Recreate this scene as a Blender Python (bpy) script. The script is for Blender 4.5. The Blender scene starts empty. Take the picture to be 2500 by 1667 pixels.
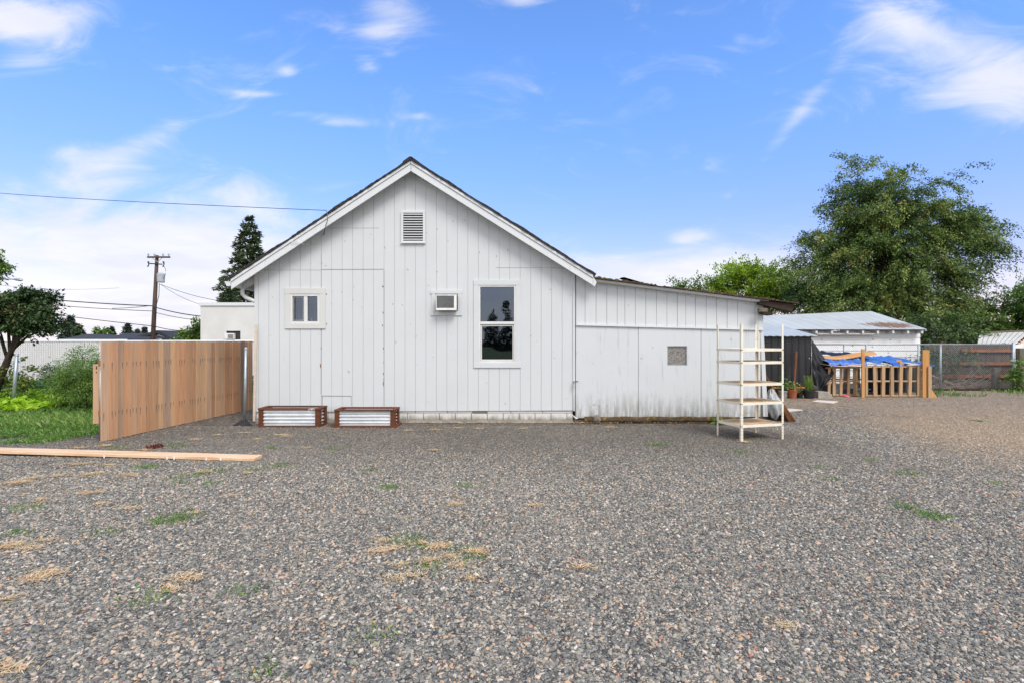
import bpy, math, random
import numpy as np
from mathutils import Vector, Matrix
R = math.radians
C = bpy.context.scene.collection
scene = bpy.context.scene
random.seed(7); rng = np.random.default_rng(7)

# ------------------------------------------------------------------ camera
F = 1250.0; CH = 1.57           # focal length in photo pixels, eye height
cam = bpy.data.cameras.new('camera'); co = bpy.data.objects.new('camera', cam); C.objects.link(co)
co.location = (0, 0, CH); co.rotation_euler = (R(90), 0, 0)
cam.sensor_width = 36; cam.lens = 36*F/2500.0; cam.clip_start = .05; cam.clip_end = 3000
scene.camera = co

# ------------------------------------------------------------------ node maths helper
class E:
    def __init__(s, nt, v): s.nt = nt; s.v = v
    def _op(s, op, *a, clamp=False):
        n = s.nt.nodes.new('ShaderNodeMath'); n.operation = op; n.use_clamp = clamp
        for i, x in enumerate((s,)+a):
            x = x.v if isinstance(x, E) else x
            if isinstance(x, (int, float)): n.inputs[i].default_value = x
            else: s.nt.links.new(x, n.inputs[i])
        return E(s.nt, n.outputs[0])
    def __add__(s, o): return s._op('ADD', o)
    __radd__ = __add__
    def __sub__(s, o): return s._op('SUBTRACT', o)
    def __rsub__(s, o): return (s*-1)+o
    def __mul__(s, o): return s._op('MULTIPLY', o)
    __rmul__ = __mul__
    def __truediv__(s, o): return s._op('DIVIDE', o)
    def sq(s): return s*s
    def exp(s): return s._op('EXPONENT')
    def mx(s, o): return s._op('MAXIMUM', o)
    def mn(s, o): return s._op('MINIMUM', o)
    def ab(s): return s._op('ABSOLUTE')
    def gt(s, o): return s._op('GREATER_THAN', o)
    def step(s, a, b):
        n = s.nt.nodes.new('ShaderNodeMapRange'); n.interpolation_type = 'SMOOTHSTEP'
        s.nt.links.new(s.v, n.inputs['Value'])
        n.inputs['From Min'].default_value = a; n.inputs['From Max'].default_value = b
        return E(s.nt, n.outputs['Result'])

def lk(nt, a, b): nt.links.new(a.v if isinstance(a, E) else a, b)
def comb(nt, x, y, z):
    n = nt.nodes.new('ShaderNodeCombineXYZ')
    for i, v in enumerate((x, y, z)):
        if isinstance(v, (int, float)): n.inputs[i].default_value = v
        else: lk(nt, v, n.inputs[i])
    return n.outputs[0]
def noise(nt, vec, scale, detail=3, rough=.5, dist=0.0, out=0):
    n = nt.nodes.new('ShaderNodeTexNoise'); n.inputs['Scale'].default_value = scale
    n.inputs['Detail'].default_value = detail; n.inputs['Roughness'].default_value = rough
    n.inputs['Distortion'].default_value = dist
    if vec is not None: lk(nt, vec, n.inputs['Vector'])
    return E(nt, n.outputs[out])
def mix(nt, fac, a, b, mode='MIX'):
    n = nt.nodes.new('ShaderNodeMix'); n.data_type = 'RGBA'; n.blend_type = mode; n.clamp_factor = True
    if isinstance(fac, (int, float)): n.inputs[0].default_value = fac
    else: lk(nt, fac, n.inputs[0])
    for i, v in ((6, a), (7, b)):
        if isinstance(v, tuple): n.inputs[i].default_value = (*v[:3], 1)
        else: lk(nt, v, n.inputs[i])
    return n.outputs[2]
def ramp(nt, fac, stops, interp='LINEAR'):
    n = nt.nodes.new('ShaderNodeValToRGB'); r = n.color_ramp; r.interpolation = interp
    while len(r.elements) < len(stops): r.elements.new(.5)
    for e, (p, c) in zip(r.elements, stops): e.position = p; e.color = (*c, 1)
    lk(nt, fac, n.inputs[0]); return n.outputs[0]
def sepxyz(nt, v):
    n = nt.nodes.new('ShaderNodeSeparateXYZ'); lk(nt, v, n.inputs[0])
    return [E(nt, o) for o in n.outputs]

# ------------------------------------------------------------------ sky
SUN_EL, SUN_AZ = R(50), R(150)       # azimuth clockwise from +Y: behind the camera, to the right
w = bpy.data.worlds.new('World'); scene.world = w; w.use_nodes = True
nt = w.node_tree; nt.nodes.clear()
out = nt.nodes.new('ShaderNodeOutputWorld'); bg = nt.nodes.new('ShaderNodeBackground')
sky = nt.nodes.new('ShaderNodeTexSky'); sky.sky_type = 'NISHITA'; sky.sun_disc = False
sky.sun_elevation = SUN_EL; sky.sun_rotation = SUN_AZ; sky.air_density = 1.0; sky.dust_density = .3; sky.ozone_density = 3.0
tc = nt.nodes.new('ShaderNodeTexCoord'); D = tc.outputs['Generated']
dx, dy, dz = sepxyz(nt, D)
fy = dy.ab().mx(.05)
u = dx/fy; v = dz/fy
front = dy.step(-.05, .1)
# streaky cloud noise on a flat layer overhead
zz = dz.mx(0)+.12
cv = comb(nt, dx/zz, dy/zz, 0)
n1 = noise(nt, cv, .8, 9, .6, .5)
sv = comb(nt, u*2.6+v*1.1, v*7.0-u*1.2, dy*.5)
n2 = noise(nt, sv, 1.5, 9, .62, .9)
nc = n1*.45+n2*.55
q = 1.0629
def blob(cx, cy, rx, ry, amp, ang=0):
    uu = u-(cx*q-1250)/F; vv = v-(833.5-cy*q)/F
    if ang:
        c, s_ = math.cos(R(ang)), math.sin(R(ang))
        uu, vv = uu*c+vv*s_, vv*c-uu*s_
    return (((uu*(F/(rx*q))).sq()+(vv*(F/(ry*q))).sq())*-1).exp()*amp
B = None
for b in [(20, 40, 170, 60, .62, -18), (130, 30, 130, 45, .34, 10), (50, 140, 80, 26, .42), (2230, 110, 260, 100, .50, -14), (2330, 200, 170, 80, .42, 12), (2070, 50, 150, 30, .22, -24), (1990, 170, 110, 26, .2, -10), (2330, 265, 120, 34, .26), (2180, 210, 200, 40, .3, 12), (1750, 98, 60, 26, .22), (1700, 90, 26, 18, .2),
          (1830, 270, 170, 20, .26, 52), (220, 390, 190, 60, .4, 12), (330, 330, 120, 30, .3, 20), (150, 350, 90, 24, .3), (690, 264, 120, 14, .3, -4), (600, 217, 60, 10, .34), (790, 285, 70, 11, .3), (960, 268, 40, 9, .2),
          (765, 58, 34, 26, .36), (910, 30, 110, 46, .52, -14), (860, 70, 60, 22, .35), (700, 30, 60, 30, .22), (1210, 4, 60, 18, .4), (848, 160, 30, 14, .3), (900, 125, 26, 10, .25), (660, 165, 24, 16, .32), (840, 140, 30, 9, .22),
          (40, 560, 420, 90, .55), (420, 620, 300, 120, .46), (300, 730, 560, 70, .36), (1600, 620, 230, 60, .55), (1850, 640, 300, 60, .32), (1450, 640, 160, 36, .3),
          (2330, 640, 110, 60, .3), (1590, 540, 46, 18, .42), (1560, 552, 30, 10, .3), (2280, 520, 120, 60, .2), (560, 470, 200, 40, .3, -8), (640, 410, 200, 60, .14), (1660, 447, 50, 14, .26), (1560, 400, 120, 40, .1), (1950, 420, 120, 50, .14), (440, 540, 200, 40, .3)]:
    g = blob(*b); B = g if B is None else B+g
band = v.step(.2, -.02)*.30
mF = ((nc-.5)*2.7+(B+band)*1.25-.03).step(.02, .90)
mB = ((nc-.5)*1.6+.35).step(-.1, .45)  # unseen sky behind the camera, thickened with cloud to give neutral fill
m = mF*front+mB*(1-front)
hs = nt.nodes.new('ShaderNodeHueSaturation'); hs.inputs['Saturation'].default_value = 1.12; hs.inputs['Value'].default_value = 1.0
lk(nt, sky.outputs[0], hs.inputs['Color'])
vm = nt.nodes.new('ShaderNodeVectorMath'); vm.operation = 'MULTIPLY'; lk(nt, hs.outputs[0], vm.inputs[0])
lk(nt, mix(nt, dz.step(.0, .5), (.62, .415, .49), (.69, .74, .88)), vm.inputs[1])
vs2 = nt.nodes.new('ShaderNodeVectorMath'); vs2.operation = 'SCALE'; vs2.inputs['Scale'].default_value = 2.0; lk(nt, vm.outputs[0], vs2.inputs[0])
skyc = vs2.outputs[0]
grey = noise(nt, cv, 1.7, 5, .55).step(.35, .62)
cl = mix(nt, grey, (4.9, 5.0, 5.55), (5.5, 5.5, 5.75))
cl = mix(nt, front, (8.2, 8.0, 7.7), cl)  # cloud behind the camera set brighter than ahead, to light the facade
col = mix(nt, m*.93, skyc, cl)
lk(nt, col, bg.inputs['Color']); bg.inputs['Strength'].default_value = .10
lk(nt, bg.outputs[0], out.inputs[0])
# ------------------------------------------------------------------ sun (thin overcast)
sl = bpy.data.lights.new('sun', 'SUN'); so = bpy.data.objects.new('sun', sl); C.objects.link(so)
sl.energy = 1.5; sl.angle = R(24); sl.color = (1.0, .965, .92)
d = Vector((math.sin(SUN_AZ)*math.cos(SUN_EL), math.cos(SUN_AZ)*math.cos(SUN_EL), math.sin(SUN_EL)))
so.rotation_euler = (-d).to_track_quat('-Z', 'Y').to_euler(); so.location = (-6, -8, 14)
scene.view_settings.view_transform = 'Standard'; scene.view_settings.look = 'None'
scene.view_settings.exposure = 0.83; scene.view_settings.gamma = 1
scene.render.engine = 'CYCLES'
scene.render.resolution_x = 1024; scene.render.resolution_y = 682

# ------------------------------------------------------------------ geometry helpers
def P(px, py, Y): return Vector(((px-1250)/F*Y, Y, CH-(py-833.5)/F*Y))
def Q(x, y, Y): return P(x*q, y*q, Y)           # same from the 2352 px view
def G(x, y):                                    # ground point, 2352 view
    Y = CH*F/(y*q-833.5); return Vector(((x*q-1250)/F*Y, Y, 0))
def zr(ox, oy, s): return lambda x, y: (ox+x/s, oy+y/s)

class MB:
    def __init__(s): s.v = []; s.f = []; s.t = []; s.m = None
    def add(s, vs, fs, t=.5):
        o = len(s.v)
        for p in vs:
            p = Vector(p)
            s.v.append(s.m @ p if s.m is not None else p)
        s.t += [t]*len(vs); s.f += [tuple(i+o for i in f) for f in fs]; return s
    def box(s, x0, x1, y0, y1, z0, z1, t=.5):
        vs = [(x, y, z) for z in (z0, z1) for y in (y0, y1) for x in (x0, x1)]
        return s.add(vs, [(0, 2, 3, 1), (4, 5, 7, 6), (0, 1, 5, 4), (2, 6, 7, 3), (0, 4, 6, 2), (1, 3, 7, 5)], t)
    def prism(s, poly, y0, y1, t=.5):           # polygon in XZ, counter clockwise seen from the camera side
        n = len(poly)
        vs = [(x, y0, z) for x, z in poly]+[(x, y1, z) for x, z in poly]
        fs = [tuple(range(n)), tuple(range(2*n-1, n-1, -1))]+[((i+1) % n, i, i+n, (i+1) % n+n) for i in range(n)]
        return s.add(vs, fs, t)
    def tube(s, pts, rad, n=6, t=.5, cap=True):
        pts = [Vector(p) for p in pts]
        if not hasattr(rad, '__len__'): rad = [rad]*len(pts)
        vs = []; up = Vector((0, 0, 1))
        for i, p in enumerate(pts):
            d = (pts[min(i+1, len(pts)-1)]-pts[max(i-1, 0)]).normalized()
            a = d.cross(up if abs(d.z) < .95 else Vector((1, 0, 0))).normalized(); b = a.cross(d)
            for k in range(n):
                th = 2*math.pi*k/n; vs.append(p+(a*math.cos(th)+b*math.sin(th))*rad[i])
        fs = [(i*n+k, i*n+(k+1) % n, (i+1)*n+(k+1) % n, (i+1)*n+k) for i in range(len(pts)-1) for k in range(n)]
        if cap: fs += [tuple(range(n))[::-1], tuple((len(pts)-1)*n+k for k in range(n))]
        return s.add(vs, fs, t)
    def beam(s, a, b, w, h, t=.5, up=(0, 0, 1)):     # rectangular bar from a to b
        a = Vector(a); b = Vector(b); d = (b-a).normalized(); up = Vector(up)
        if abs(d.dot(up)) > .95: up = Vector((0, 1, 0))
        x = d.cross(up).normalized()*w/2; y = x.cross(d).normalized()*h/2
        vs = [p+sx*x+sy*y for p in (a, b) for sx, sy in ((-1, -1), (1, -1), (1, 1), (-1, 1))]
        return s.add(vs, [(0, 1, 2, 3), (7, 6, 5, 4), (0, 4, 5, 1), (1, 5, 6, 2), (2, 6, 7, 3), (3, 7, 4, 0)], t)
    def lathe(s, prof, n=20, c=(0, 0, 0), t=.5):
        vs = [(c[0]+r*math.cos(2*math.pi*k/n), c[1]+r*math.sin(2*math.pi*k/n), c[2]+z) for r, z in prof for k in range(n)]
        fs = [(i*n+k, i*n+(k+1) % n, (i+1)*n+(k+1) % n, (i+1)*n+k) for i in range(len(prof)-1) for k in range(n)]
        return s.add(vs, fs, t)
    def grid(s, fn, nu, nv, t=.5):
        vs = [fn(i/nu, j/nv) for j in range(nv+1) for i in range(nu+1)]
        fs = [(j*(nu+1)+i, j*(nu+1)+i+1, (j+1)*(nu+1)+i+1, (j+1)*(nu+1)+i) for j in range(nv) for i in range(nu)]
        return s.add(vs, fs, t)

def finish(o, parent=None, label=None, cat=None, group=None, kind=None):
    C.objects.link(o)
    if parent is not None: o.parent = parent; o.matrix_parent_inverse = Matrix.Translation(-Vector(parent.location)) if parent.parent is None and parent.type == 'EMPTY' else Matrix()
    if label: o['label'] = label
    if cat: o['category'] = cat
    if group: o['group'] = group
    if kind: o['kind'] = kind
    return o
SPLIT = {'panel_seam', 'paint_chip', 'hinge', 'staple_tag', 'brace', 'support', 'side_wall', 'bolt', 'screw', 'nail_mark', 'torn_label', 'slot', 'nail_streak'}
def islands(mb):
    p = list(range(len(mb.v)))
    def find(a):
        while p[a] != a: p[a] = p[p[a]]; a = p[a]
        return a
    for f_ in mb.f:
        for k_ in f_[1:]: p[find(k_)] = find(f_[0])
    out_ = {}
    for f_ in mb.f: out_.setdefault(find(f_[0]), []).append(f_)
    res = []
    for fs_ in out_.values():
        ids = sorted(set(i for f_ in fs_ for i in f_)); mp = {k_: i for i, k_ in enumerate(ids)}; m2 = MB()
        m2.v = [mb.v[i] for i in ids]; m2.t = [mb.t[i] for i in ids]; m2.f = [tuple(mp[i] for i in f_) for f_ in fs_]; res.append(m2)
    return res
def mk(name, mb, mat, parent=None, *a, **kw):
    if name in SPLIT and parent is not None:
        o = None
        for m2 in islands(mb): o = mk1(name, m2, mat, parent, *a, **kw)
        return o
    return mk1(name, mb, mat, parent, *a, **kw)
def mk1(name, mb, mat, parent=None, label=None, cat=None, group=None, kind=None, smooth=False, bevel=0):
    me = bpy.data.meshes.new(name); me.from_pydata([tuple(p) for p in mb.v], [], mb.f)
    a = me.attributes.new('tint', 'FLOAT', 'POINT'); a.data.foreach_set('value', mb.t)
    me.materials.append(mat)
    if smooth: me.polygons.foreach_set('use_smooth', [True]*len(me.polygons))
    me.update(); o = bpy.data.objects.new(name, me)
    if bevel:
        b = o.modifiers.new('bevel', 'BEVEL'); b.width = bevel; b.segments = 2; b.limit_method = 'ANGLE'; b.angle_limit = R(40)
    return finish(o, parent, label, cat, group, kind)
def thing(name, loc, label, cat, group=None):
    o = bpy.data.objects.new(name, None); o.location = loc; o.empty_display_size = .2
    return finish(o, None, label, cat, group)
def npmesh(name, V, nper, tint, mat, parent=None, **kw):   # V (N, nper, 3): N separate polygons
    N = V.shape[0]; me = bpy.data.meshes.new(name)
    me.vertices.add(N*nper); me.vertices.foreach_set('co', V.reshape(-1).astype(np.float32))
    me.loops.add(N*nper); me.loops.foreach_set('vertex_index', np.arange(N*nper, dtype=np.int32))
    me.polygons.add(N); me.polygons.foreach_set('loop_start', np.arange(0, N*nper, nper, dtype=np.int32))
    a = me.attributes.new('tint', 'FLOAT', 'POINT'); a.data.foreach_set('value', np.repeat(tint, nper).astype(np.float32))
    me.materials.append(mat); me.update(calc_edges=True)
    return finish(bpy.data.objects.new(name, me), parent, **kw)
def copytree(o, loc, rz=None, **tags):
    r = o.copy(); C.objects.link(r); r.location = loc
    if rz is not None: r.rotation_euler.z = rz
    for k_, v_ in tags.items(): r[k_] = v_
    for ch in list(o.children):
        c = ch.copy(); C.objects.link(c); c.parent = r
        for g in list(ch.children):
            d2 = g.copy(); C.objects.link(d2); d2.parent = c
    return r

# ------------------------------------------------------------------ materials
def mat(name, fn):
    m_ = bpy.data.materials.new(name); m_.use_nodes = True; t = m_.node_tree; t.nodes.clear()
    o_ = t.nodes.new('ShaderNodeOutputMaterial'); b = t.nodes.new('ShaderNodeBsdfPrincipled')
    t.links.new(b.outputs[0], o_.inputs[0]); fn(t, b, o_); return m_
def setc(t, b, c, rough=.8, metal=0, spec=.3):
    if isinstance(c, tuple): b.inputs['Base Color'].default_value = (*c, 1)
    else: lk(t, c, b.inputs['Base Color'])
    if isinstance(rough, (int, float)): b.inputs['Roughness'].default_value = rough
    else: lk(t, rough, b.inputs['Roughness'])
    b.inputs['Metallic'].default_value = metal; b.inputs['Specular IOR Level'].default_value = spec
def bump(t, b, h, strength=.4, dist=.01):
    n = t.nodes.new('ShaderNodeBump'); n.inputs['Strength'].default_value = strength; n.inputs['Distance'].default_value = dist
    lk(t, h, n.inputs['Height']); lk(t, n.outputs[0], b.inputs['Normal'])
def pos(t): return t.nodes.new('ShaderNodeNewGeometry').outputs['Position']
def obc(t): return t.nodes.new('ShaderNodeTexCoord').outputs['Object']
def attr(t, nm='tint'):
    n = t.nodes.new('ShaderNodeAttribute'); n.attribute_name = nm; return E(t, n.outputs['Fac'])
def scaled(t, v_, sx, sy, sz):
    n = t.nodes.new('ShaderNodeMapping'); n.inputs['Scale'].default_value = (sx, sy, sz); lk(t, v_, n.inputs['Vector']); return n.outputs[0]

def simple(c, c2=None, rough=.7, metal=0, scale=6, bmp=.15, spec=.3, stretch=(1, 1, 1)):
    c2 = c2 or tuple(x*.75 for x in c)
    def f(t, b, o_):
        v_ = scaled(t, pos(t), *stretch)
        n = noise(t, v_, scale, 5, .6); setc(t, b, mix(t, n.step(.3, .7), c, c2), rough, metal, spec)
        bump(t, b, noise(t, v_, scale*6, 4, .6), bmp, .004)
    return f

M = {}
def painted(base, dirt, zdirt=None, amt=.35, warm=(.34, .27, .19)):
    def f(t, b, o_):
        p = pos(t); x, y, z = sepxyz(t, p)
        big = noise(t, p, 1.3, 4, .6)
        st = noise(t, scaled(t, p, 14, 14, 1.1), 1.6, 6, .65)      # vertical grain and runs
        fine = noise(t, scaled(t, p, 60, 60, 5), 1.0, 3, .6)
        c = mix(t, big.step(.35, .75)*.35, base, tuple(k*.9 for k in base))
        c = mix(t, (st.step(.55, .78))*amt, c, dirt)
        sp = noise(t, p, 9, 2, .5).step(.735, .76)
        c = mix(t, sp*.55, c, warm)
        if zdirt:
            lo = ((z*-1)+zdirt+(noise(t, scaled(t, p, 3, 3, 1), 2.4, 5, .7)-.5)*.55)/zdirt
            gr = lo.step(.1, .95)*noise(t, scaled(t, p, 20, 20, 2), 1.0, 5, .7).step(.35, .62)
            c = mix(t, gr*.85, c, (.24, .23, .2))
            c = mix(t, ((z*-1)+.16+(noise(t, p, 5, 4, .6)-.5)*.2).step(0, .14)*.75, c, (.2, .175, .13))
            cr = noise(t, scaled(t, p, 26, 26, 1.2), 1.0, 6, .75).step(.66, .7)
            c = mix(t, cr*.45, c, (.3, .31, .31))
            wv = t.nodes.new('ShaderNodeTexVoronoi'); wv.feature = 'DISTANCE_TO_EDGE'; wv.inputs['Scale'].default_value = 16
            lk(t, mix(t, .12, p, noise(t, p, 6, 4, .7, 0, 1).v), wv.inputs['Vector'])
            pat = noise(t, p, 2.2, 3, .6).step(.58, .68)
            c = mix(t, E(t, wv.outputs['Distance']).step(.035, .012)*pat*lo.step(.0, .7)*.8, c, (.08, .08, .08))
        setc(t, b, c, .62, 0, .3)
        bump(t, b, fine*.6+st*.6, .22, .003)
    return f
M['siding'] = mat('painted_siding', painted((.60, .622, .632), (.50, .515, .52), None, .22))
M['old_siding'] = mat('weathered_painted_panel', painted((.60, .622, .637), (.35, .36, .37), .75, .8))
M['trim'] = mat('white_trim_paint', painted((.66, .68, .685), (.5, .5, .49), None, .3))
M['fascia'] = mat('fascia_paint', painted((.66, .68, .69), (.33, .33, .33), None, .6))
M['cream'] = mat('cream_trim', painted((.60, .60, .58), (.45, .43, .39), None, .4))
M['vinyl'] = mat('vinyl_frame', simple((.70, .70, .68), (.62, .62, .60), .4, 0, 4, .03))
M['seam'] = mat('dark_gap', simple((.12, .11, .10), (.2, .15, .11), .9, 0, 6, .1))
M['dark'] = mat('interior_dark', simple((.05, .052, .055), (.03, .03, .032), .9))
M['black'] = mat('black_mesh', simple((.008, .007, .007), (.012, .01, .01), .95))
M['block'] = mat('foundation_block', painted((.64, .635, .61), (.40, .34, .27), .16, .6))
M['concrete'] = mat('concrete', simple((.33, .30, .26), (.22, .2, .17), .95, 0, 5, .5))

def f(t, b, o_):     # shingles with moss
    p = pos(t); n = noise(t, p, 22, 4, .7); mo = noise(t, p, 2.6, 6, .65)
    c = mix(t, n.step(.3, .7), (.018, .017, .018), (.05, .045, .042))
    c = mix(t, mo.step(.58, .66)*.85, c, (.07, .045, .025)); c = mix(t, noise(t, p, 5, 5, .7).step(.64, .7)*.6, c, (.10, .09, .035))
    setc(t, b, c, .95); bump(t, b, n, .9, .02)
M['shingle'] = mat('asphalt_shingle', f)
def f(t, b, o_):
    p = pos(t); n = noise(t, p, 24, 5, .7); mo = noise(t, p, 5.5, 5, .7)
    c = mix(t, n.step(.3, .7), (.05, .035, .026), (.11, .075, .05))
    c = mix(t, mo.step(.53, .62), c, (.11, .10, .02)); c = mix(t, noise(t, p, 11, 4, .6).step(.57, .65), c, (.19, .14, .03))
    setc(t, b, c, .97, 0, .1); bump(t, b, n, 1, .02)
M['moss'] = mat('mossy_roofing', f)

def wood(c1, c2, knots=.4, rough=.75, along='z', tintamp=.5, grey=None):
    sc = {'z': (22, 22, 1.4), 'x': (1.4, 22, 22), 'y': (22, 1.4, 22)}[along]
    def f(t, b, o_):
        p = pos(t); a = attr(t); off = comb(t, a*37.0, a*11.0, a*23.0)
        ad = t.nodes.new('ShaderNodeVectorMath'); ad.operation = 'ADD'; lk(t, p, ad.inputs[0]); lk(t, off, ad.inputs[1])
        v_ = ad.outputs[0]
        g = noise(t, scaled(t, v_, *sc), 1.0, 6, .65, .6); g2 = noise(t, v_, 2.4, 3, .5)
        c = mix(t, g.step(.3, .72), c1, c2)
        c = mix(t, (a*1.0).step(0, 1)*tintamp, c, tuple(k*.62 for k in c2))
        c = mix(t, g2.step(.5, .8)*.35, c, tuple(min(1, k*1.15) for k in c1))
        kn = noise(t, scaled(t, v_, *[s/6 for s in sc]), 3.2, 2, .5).step(.70, .76)
        c = mix(t, kn*knots, c, tuple(k*.3 for k in c2))
        if grey: c = mix(t, noise(t, scaled(t, v_, *[s/5 for s in sc]), 1.3, 4, .6).step(.5, .7)*grey, c, (.16, .14, .125))
        setc(t, b, c, rough, 0, .25); bump(t, b, g, .25, .004)
    return f
def cedar_fn(t, b, o_):
    wood((.66, .42, .26), (.32, .18, .10), .5, grey=.7, tintamp=0)(t, b, o_)
    lnk = b.inputs['Base Color'].links[0]; src = lnk.from_socket; a = attr(t)
    pal = ramp(t, (a*5.37)._op('FRACT'), [(0, (.54, .34, .20)), (.16, (.58, .30, .155)), (.32, (.41, .27, .175)), (.46, (.64, .40, .22)), (.58, (.45, .245, .13)), (.70, (.60, .385, .24)), (.82, (.33, .24, .18)), (.90, (.18, .155, .14))], 'CONSTANT')
    t.links.new(mix(t, .68, src, pal), b.inputs['Base Color'])
M['cedar'] = mat('cedar_board', cedar_fn)
M['cedar_old'] = mat('cedar_plain', wood((.64, .40, .25), (.47, .275, .16), .3, grey=.45, tintamp=.5))
M['cedar_dark'] = mat('cedar_rail', wood((.36, .17, .08), (.22, .09, .04), .3, tintamp=.3))
M['redwood'] = mat('stained_wood', wood((.165, .056, .027), (.10, .034, .017), .3, along='x', tintamp=.3))
M['pine'] = mat('fresh_pine', wood((.80, .60, .41), (.60, .36, .19), .85, along='x', tintamp=.4))
M['pallet'] = mat('pallet_wood', wood((.52, .36, .22), (.38, .24, .13), .4, tintamp=.5))
M['orange'] = mat('orange_board', wood((.62, .34, .13), (.50, .24, .08), .2, tintamp=.25))
M['ply'] = mat('leaning_plywood', wood((.30, .14, .06), (.18, .075, .03), .2, tintamp=.6))
M['whiteboard'] = mat('bleached_board', wood((.74, .66, .56), (.62, .52, .42), .2, along='x'))
M['beam'] = mat('old_beam', wood((.07, .045, .035), (.035, .022, .018), .3, along='x'))
M['oldfence'] = mat('old_fence_board', wood((.17, .13, .105), (.09, .065, .052), .3, tintamp=.5))
M['greypost'] = mat('grey_post', wood((.20, .17, .13), (.13, .11, .085), .3))
M['pole'] = mat('pole_wood', wood((.13, .09, .07), (.07, .045, .035), .3))
M['galv'] = mat('galvanised', simple((.42, .46, .48), (.32, .36, .38), .45, .6, 8, .1))
M['corr'] = mat('corrugated_zinc', simple((.80, .82, .83), (.66, .69, .71), .42, .25, 5, 0))
M['metalroof'] = mat('metal_roof', simple((.46, .49, .50), (.38, .41, .42), .55, .1, .7, .05))
def f(t, b, o_):
    p = pos(t); x, y, z = sepxyz(t, p)
    n = noise(t, p, .8, 4, .6); c = mix(t, n.step(.3, .7), (.46, .485, .48), (.40, .425, .42))
    r = ((((x-14.4)*.8).sq()+((y-19.6)*1.5).sq())*-1).exp()
    rn = noise(t, scaled(t, p, 7, 1.2, 4), 1.6, 5, .75)
    c = mix(t, (r*.5+rn-.5).step(.27, .40), c, (.20, .12, .08))
    setc(t, b, c, .6, 0)
M['garageroof'] = mat('patched_metal_roof', f)
M['blackmetal'] = mat('black_sheet', simple((.020, .021, .024), (.012, .012, .014), .45, 0, 3, .05, .5))
M['blacktarp'] = mat('black_tarp', simple((.022, .025, .03), (.012, .013, .016), .38, 0, 3, .3, .5))
M['bluetarp'] = mat('blue_tarp', simple((.085, .21, .58), (.05, .15, .46), .45, 0, 3, .2, .5))
M['plastic'] = mat('clear_plastic_bag', simple((.46, .48, .49), (.30, .32, .32), .3, 0, 7, .6, .5))
M['terracotta'] = mat('terracotta', simple((.36, .115, .055), (.28, .085, .04), .8))
M['blackpot'] = mat('black_plastic', simple((.018, .018, .02), (.03, .03, .03), .5))
M['greypot'] = mat('grey_plastic', simple((.30, .31, .29), (.22, .23, .22), .6))
M['yellow'] = mat('yellow_orange_plastic', simple((.72, .28, .02), (.6, .2, .015), .5))
M['pink'] = mat('pink_plastic', simple((.72, .12, .24), (.6, .08, .18), .5))
M['rust'] = mat('rusty_steel', simple((.17, .06, .035), (.1, .035, .02), .9, 0, 12))
M['acbody'] = mat('ac_enamel', simple((.80, .80, .77), (.7, .69, .65), .45, 0, 6, .05))
M['acdark'] = mat('ac_side', simple((.075, .055, .05), (.05, .04, .035), .7))
M['grille'] = mat('ac_fins', simple((.30, .31, .31), (.22, .23, .23), .5, .3))
M['stucco'] = mat('stucco', simple((.67, .665, .635), (.60, .595, .565), .9, 0, 1.2, .5))
M['garagewall'] = mat('garage_siding', painted((.86, .86, .85), (.7, .7, .7), None, .2, (.5, .48, .46)))
M['roofdark'] = mat('distant_roof', simple((.055, .058, .066), (.04, .042, .05), .95, 0, 1.5, .2))
M['slat'] = mat('fence_slats', simple((.86, .855, .85), (.79, .785, .78), .55, 0, 1.2, .05))
M['wire'] = mat('cable', simple((.02, .02, .022), (.03, .03, .03), .6))
M['ceramic'] = mat('transformer_can', simple((.42, .45, .47), (.34, .37, .39), .5))
M['bark'] = mat('bark', simple((.075, .052, .038), (.035, .025, .02), .95, 0, 9, .8))
M['cloth'] = mat('curtain', simple((.20, .22, .24), (.10, .11, .125), .9, 0, 3, .1))
M['soil'] = mat('soil', simple((.05, .034, .023), (.085, .06, .04), 1, 0, 3, 1))
M['rock'] = mat('rock', simple((.2, .17, .14), (.13, .11, .09), .9, 0, 12, .6))
M['tape'] = mat('white_tag', simple((.8, .8, .78), (.75, .75, .72), .6))
def f(t, b, o_):     # rack enamel, rusting
    p = pos(t); z = sepxyz(t, p)[2]
    n = noise(t, p, 26, 5, .7); a = attr(t)
    c = mix(t, noise(t, p, 5, 4).step(.3, .7), (.80, .76, .64), (.70, .65, .53))
    low = ((z*-1)+.32)*.25
    c = mix(t, (n+low.mx(0)+a*.19-.1).step(.60, .72)*.9, c, (.16, .065, .03))
    setc(t, b, c, .5, 0, .4); bump(t, b, n, .1, .002)
M['rack'] = mat('cream_enamel', f)
def f(t, b, o_):
    p = pos(t); a = attr(t)
    n = noise(t, scaled(t, p, 3, 14, 3), 1.5, 6, .7); c = mix(t, n.step(.35, .6), (.70, .55, .36), (.50, .32, .17))
    c = mix(t, noise(t, p, 11, 4).step(.55, .7), c, (.2, .08, .035)); c = mix(t, noise(t, p, 4, 5, .7).step(.55, .7)*.7, c, (.66, .6, .5)); setc(t, b, c, .85)
M['rackdeck'] = mat('rusty_shelf_deck', f)
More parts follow.
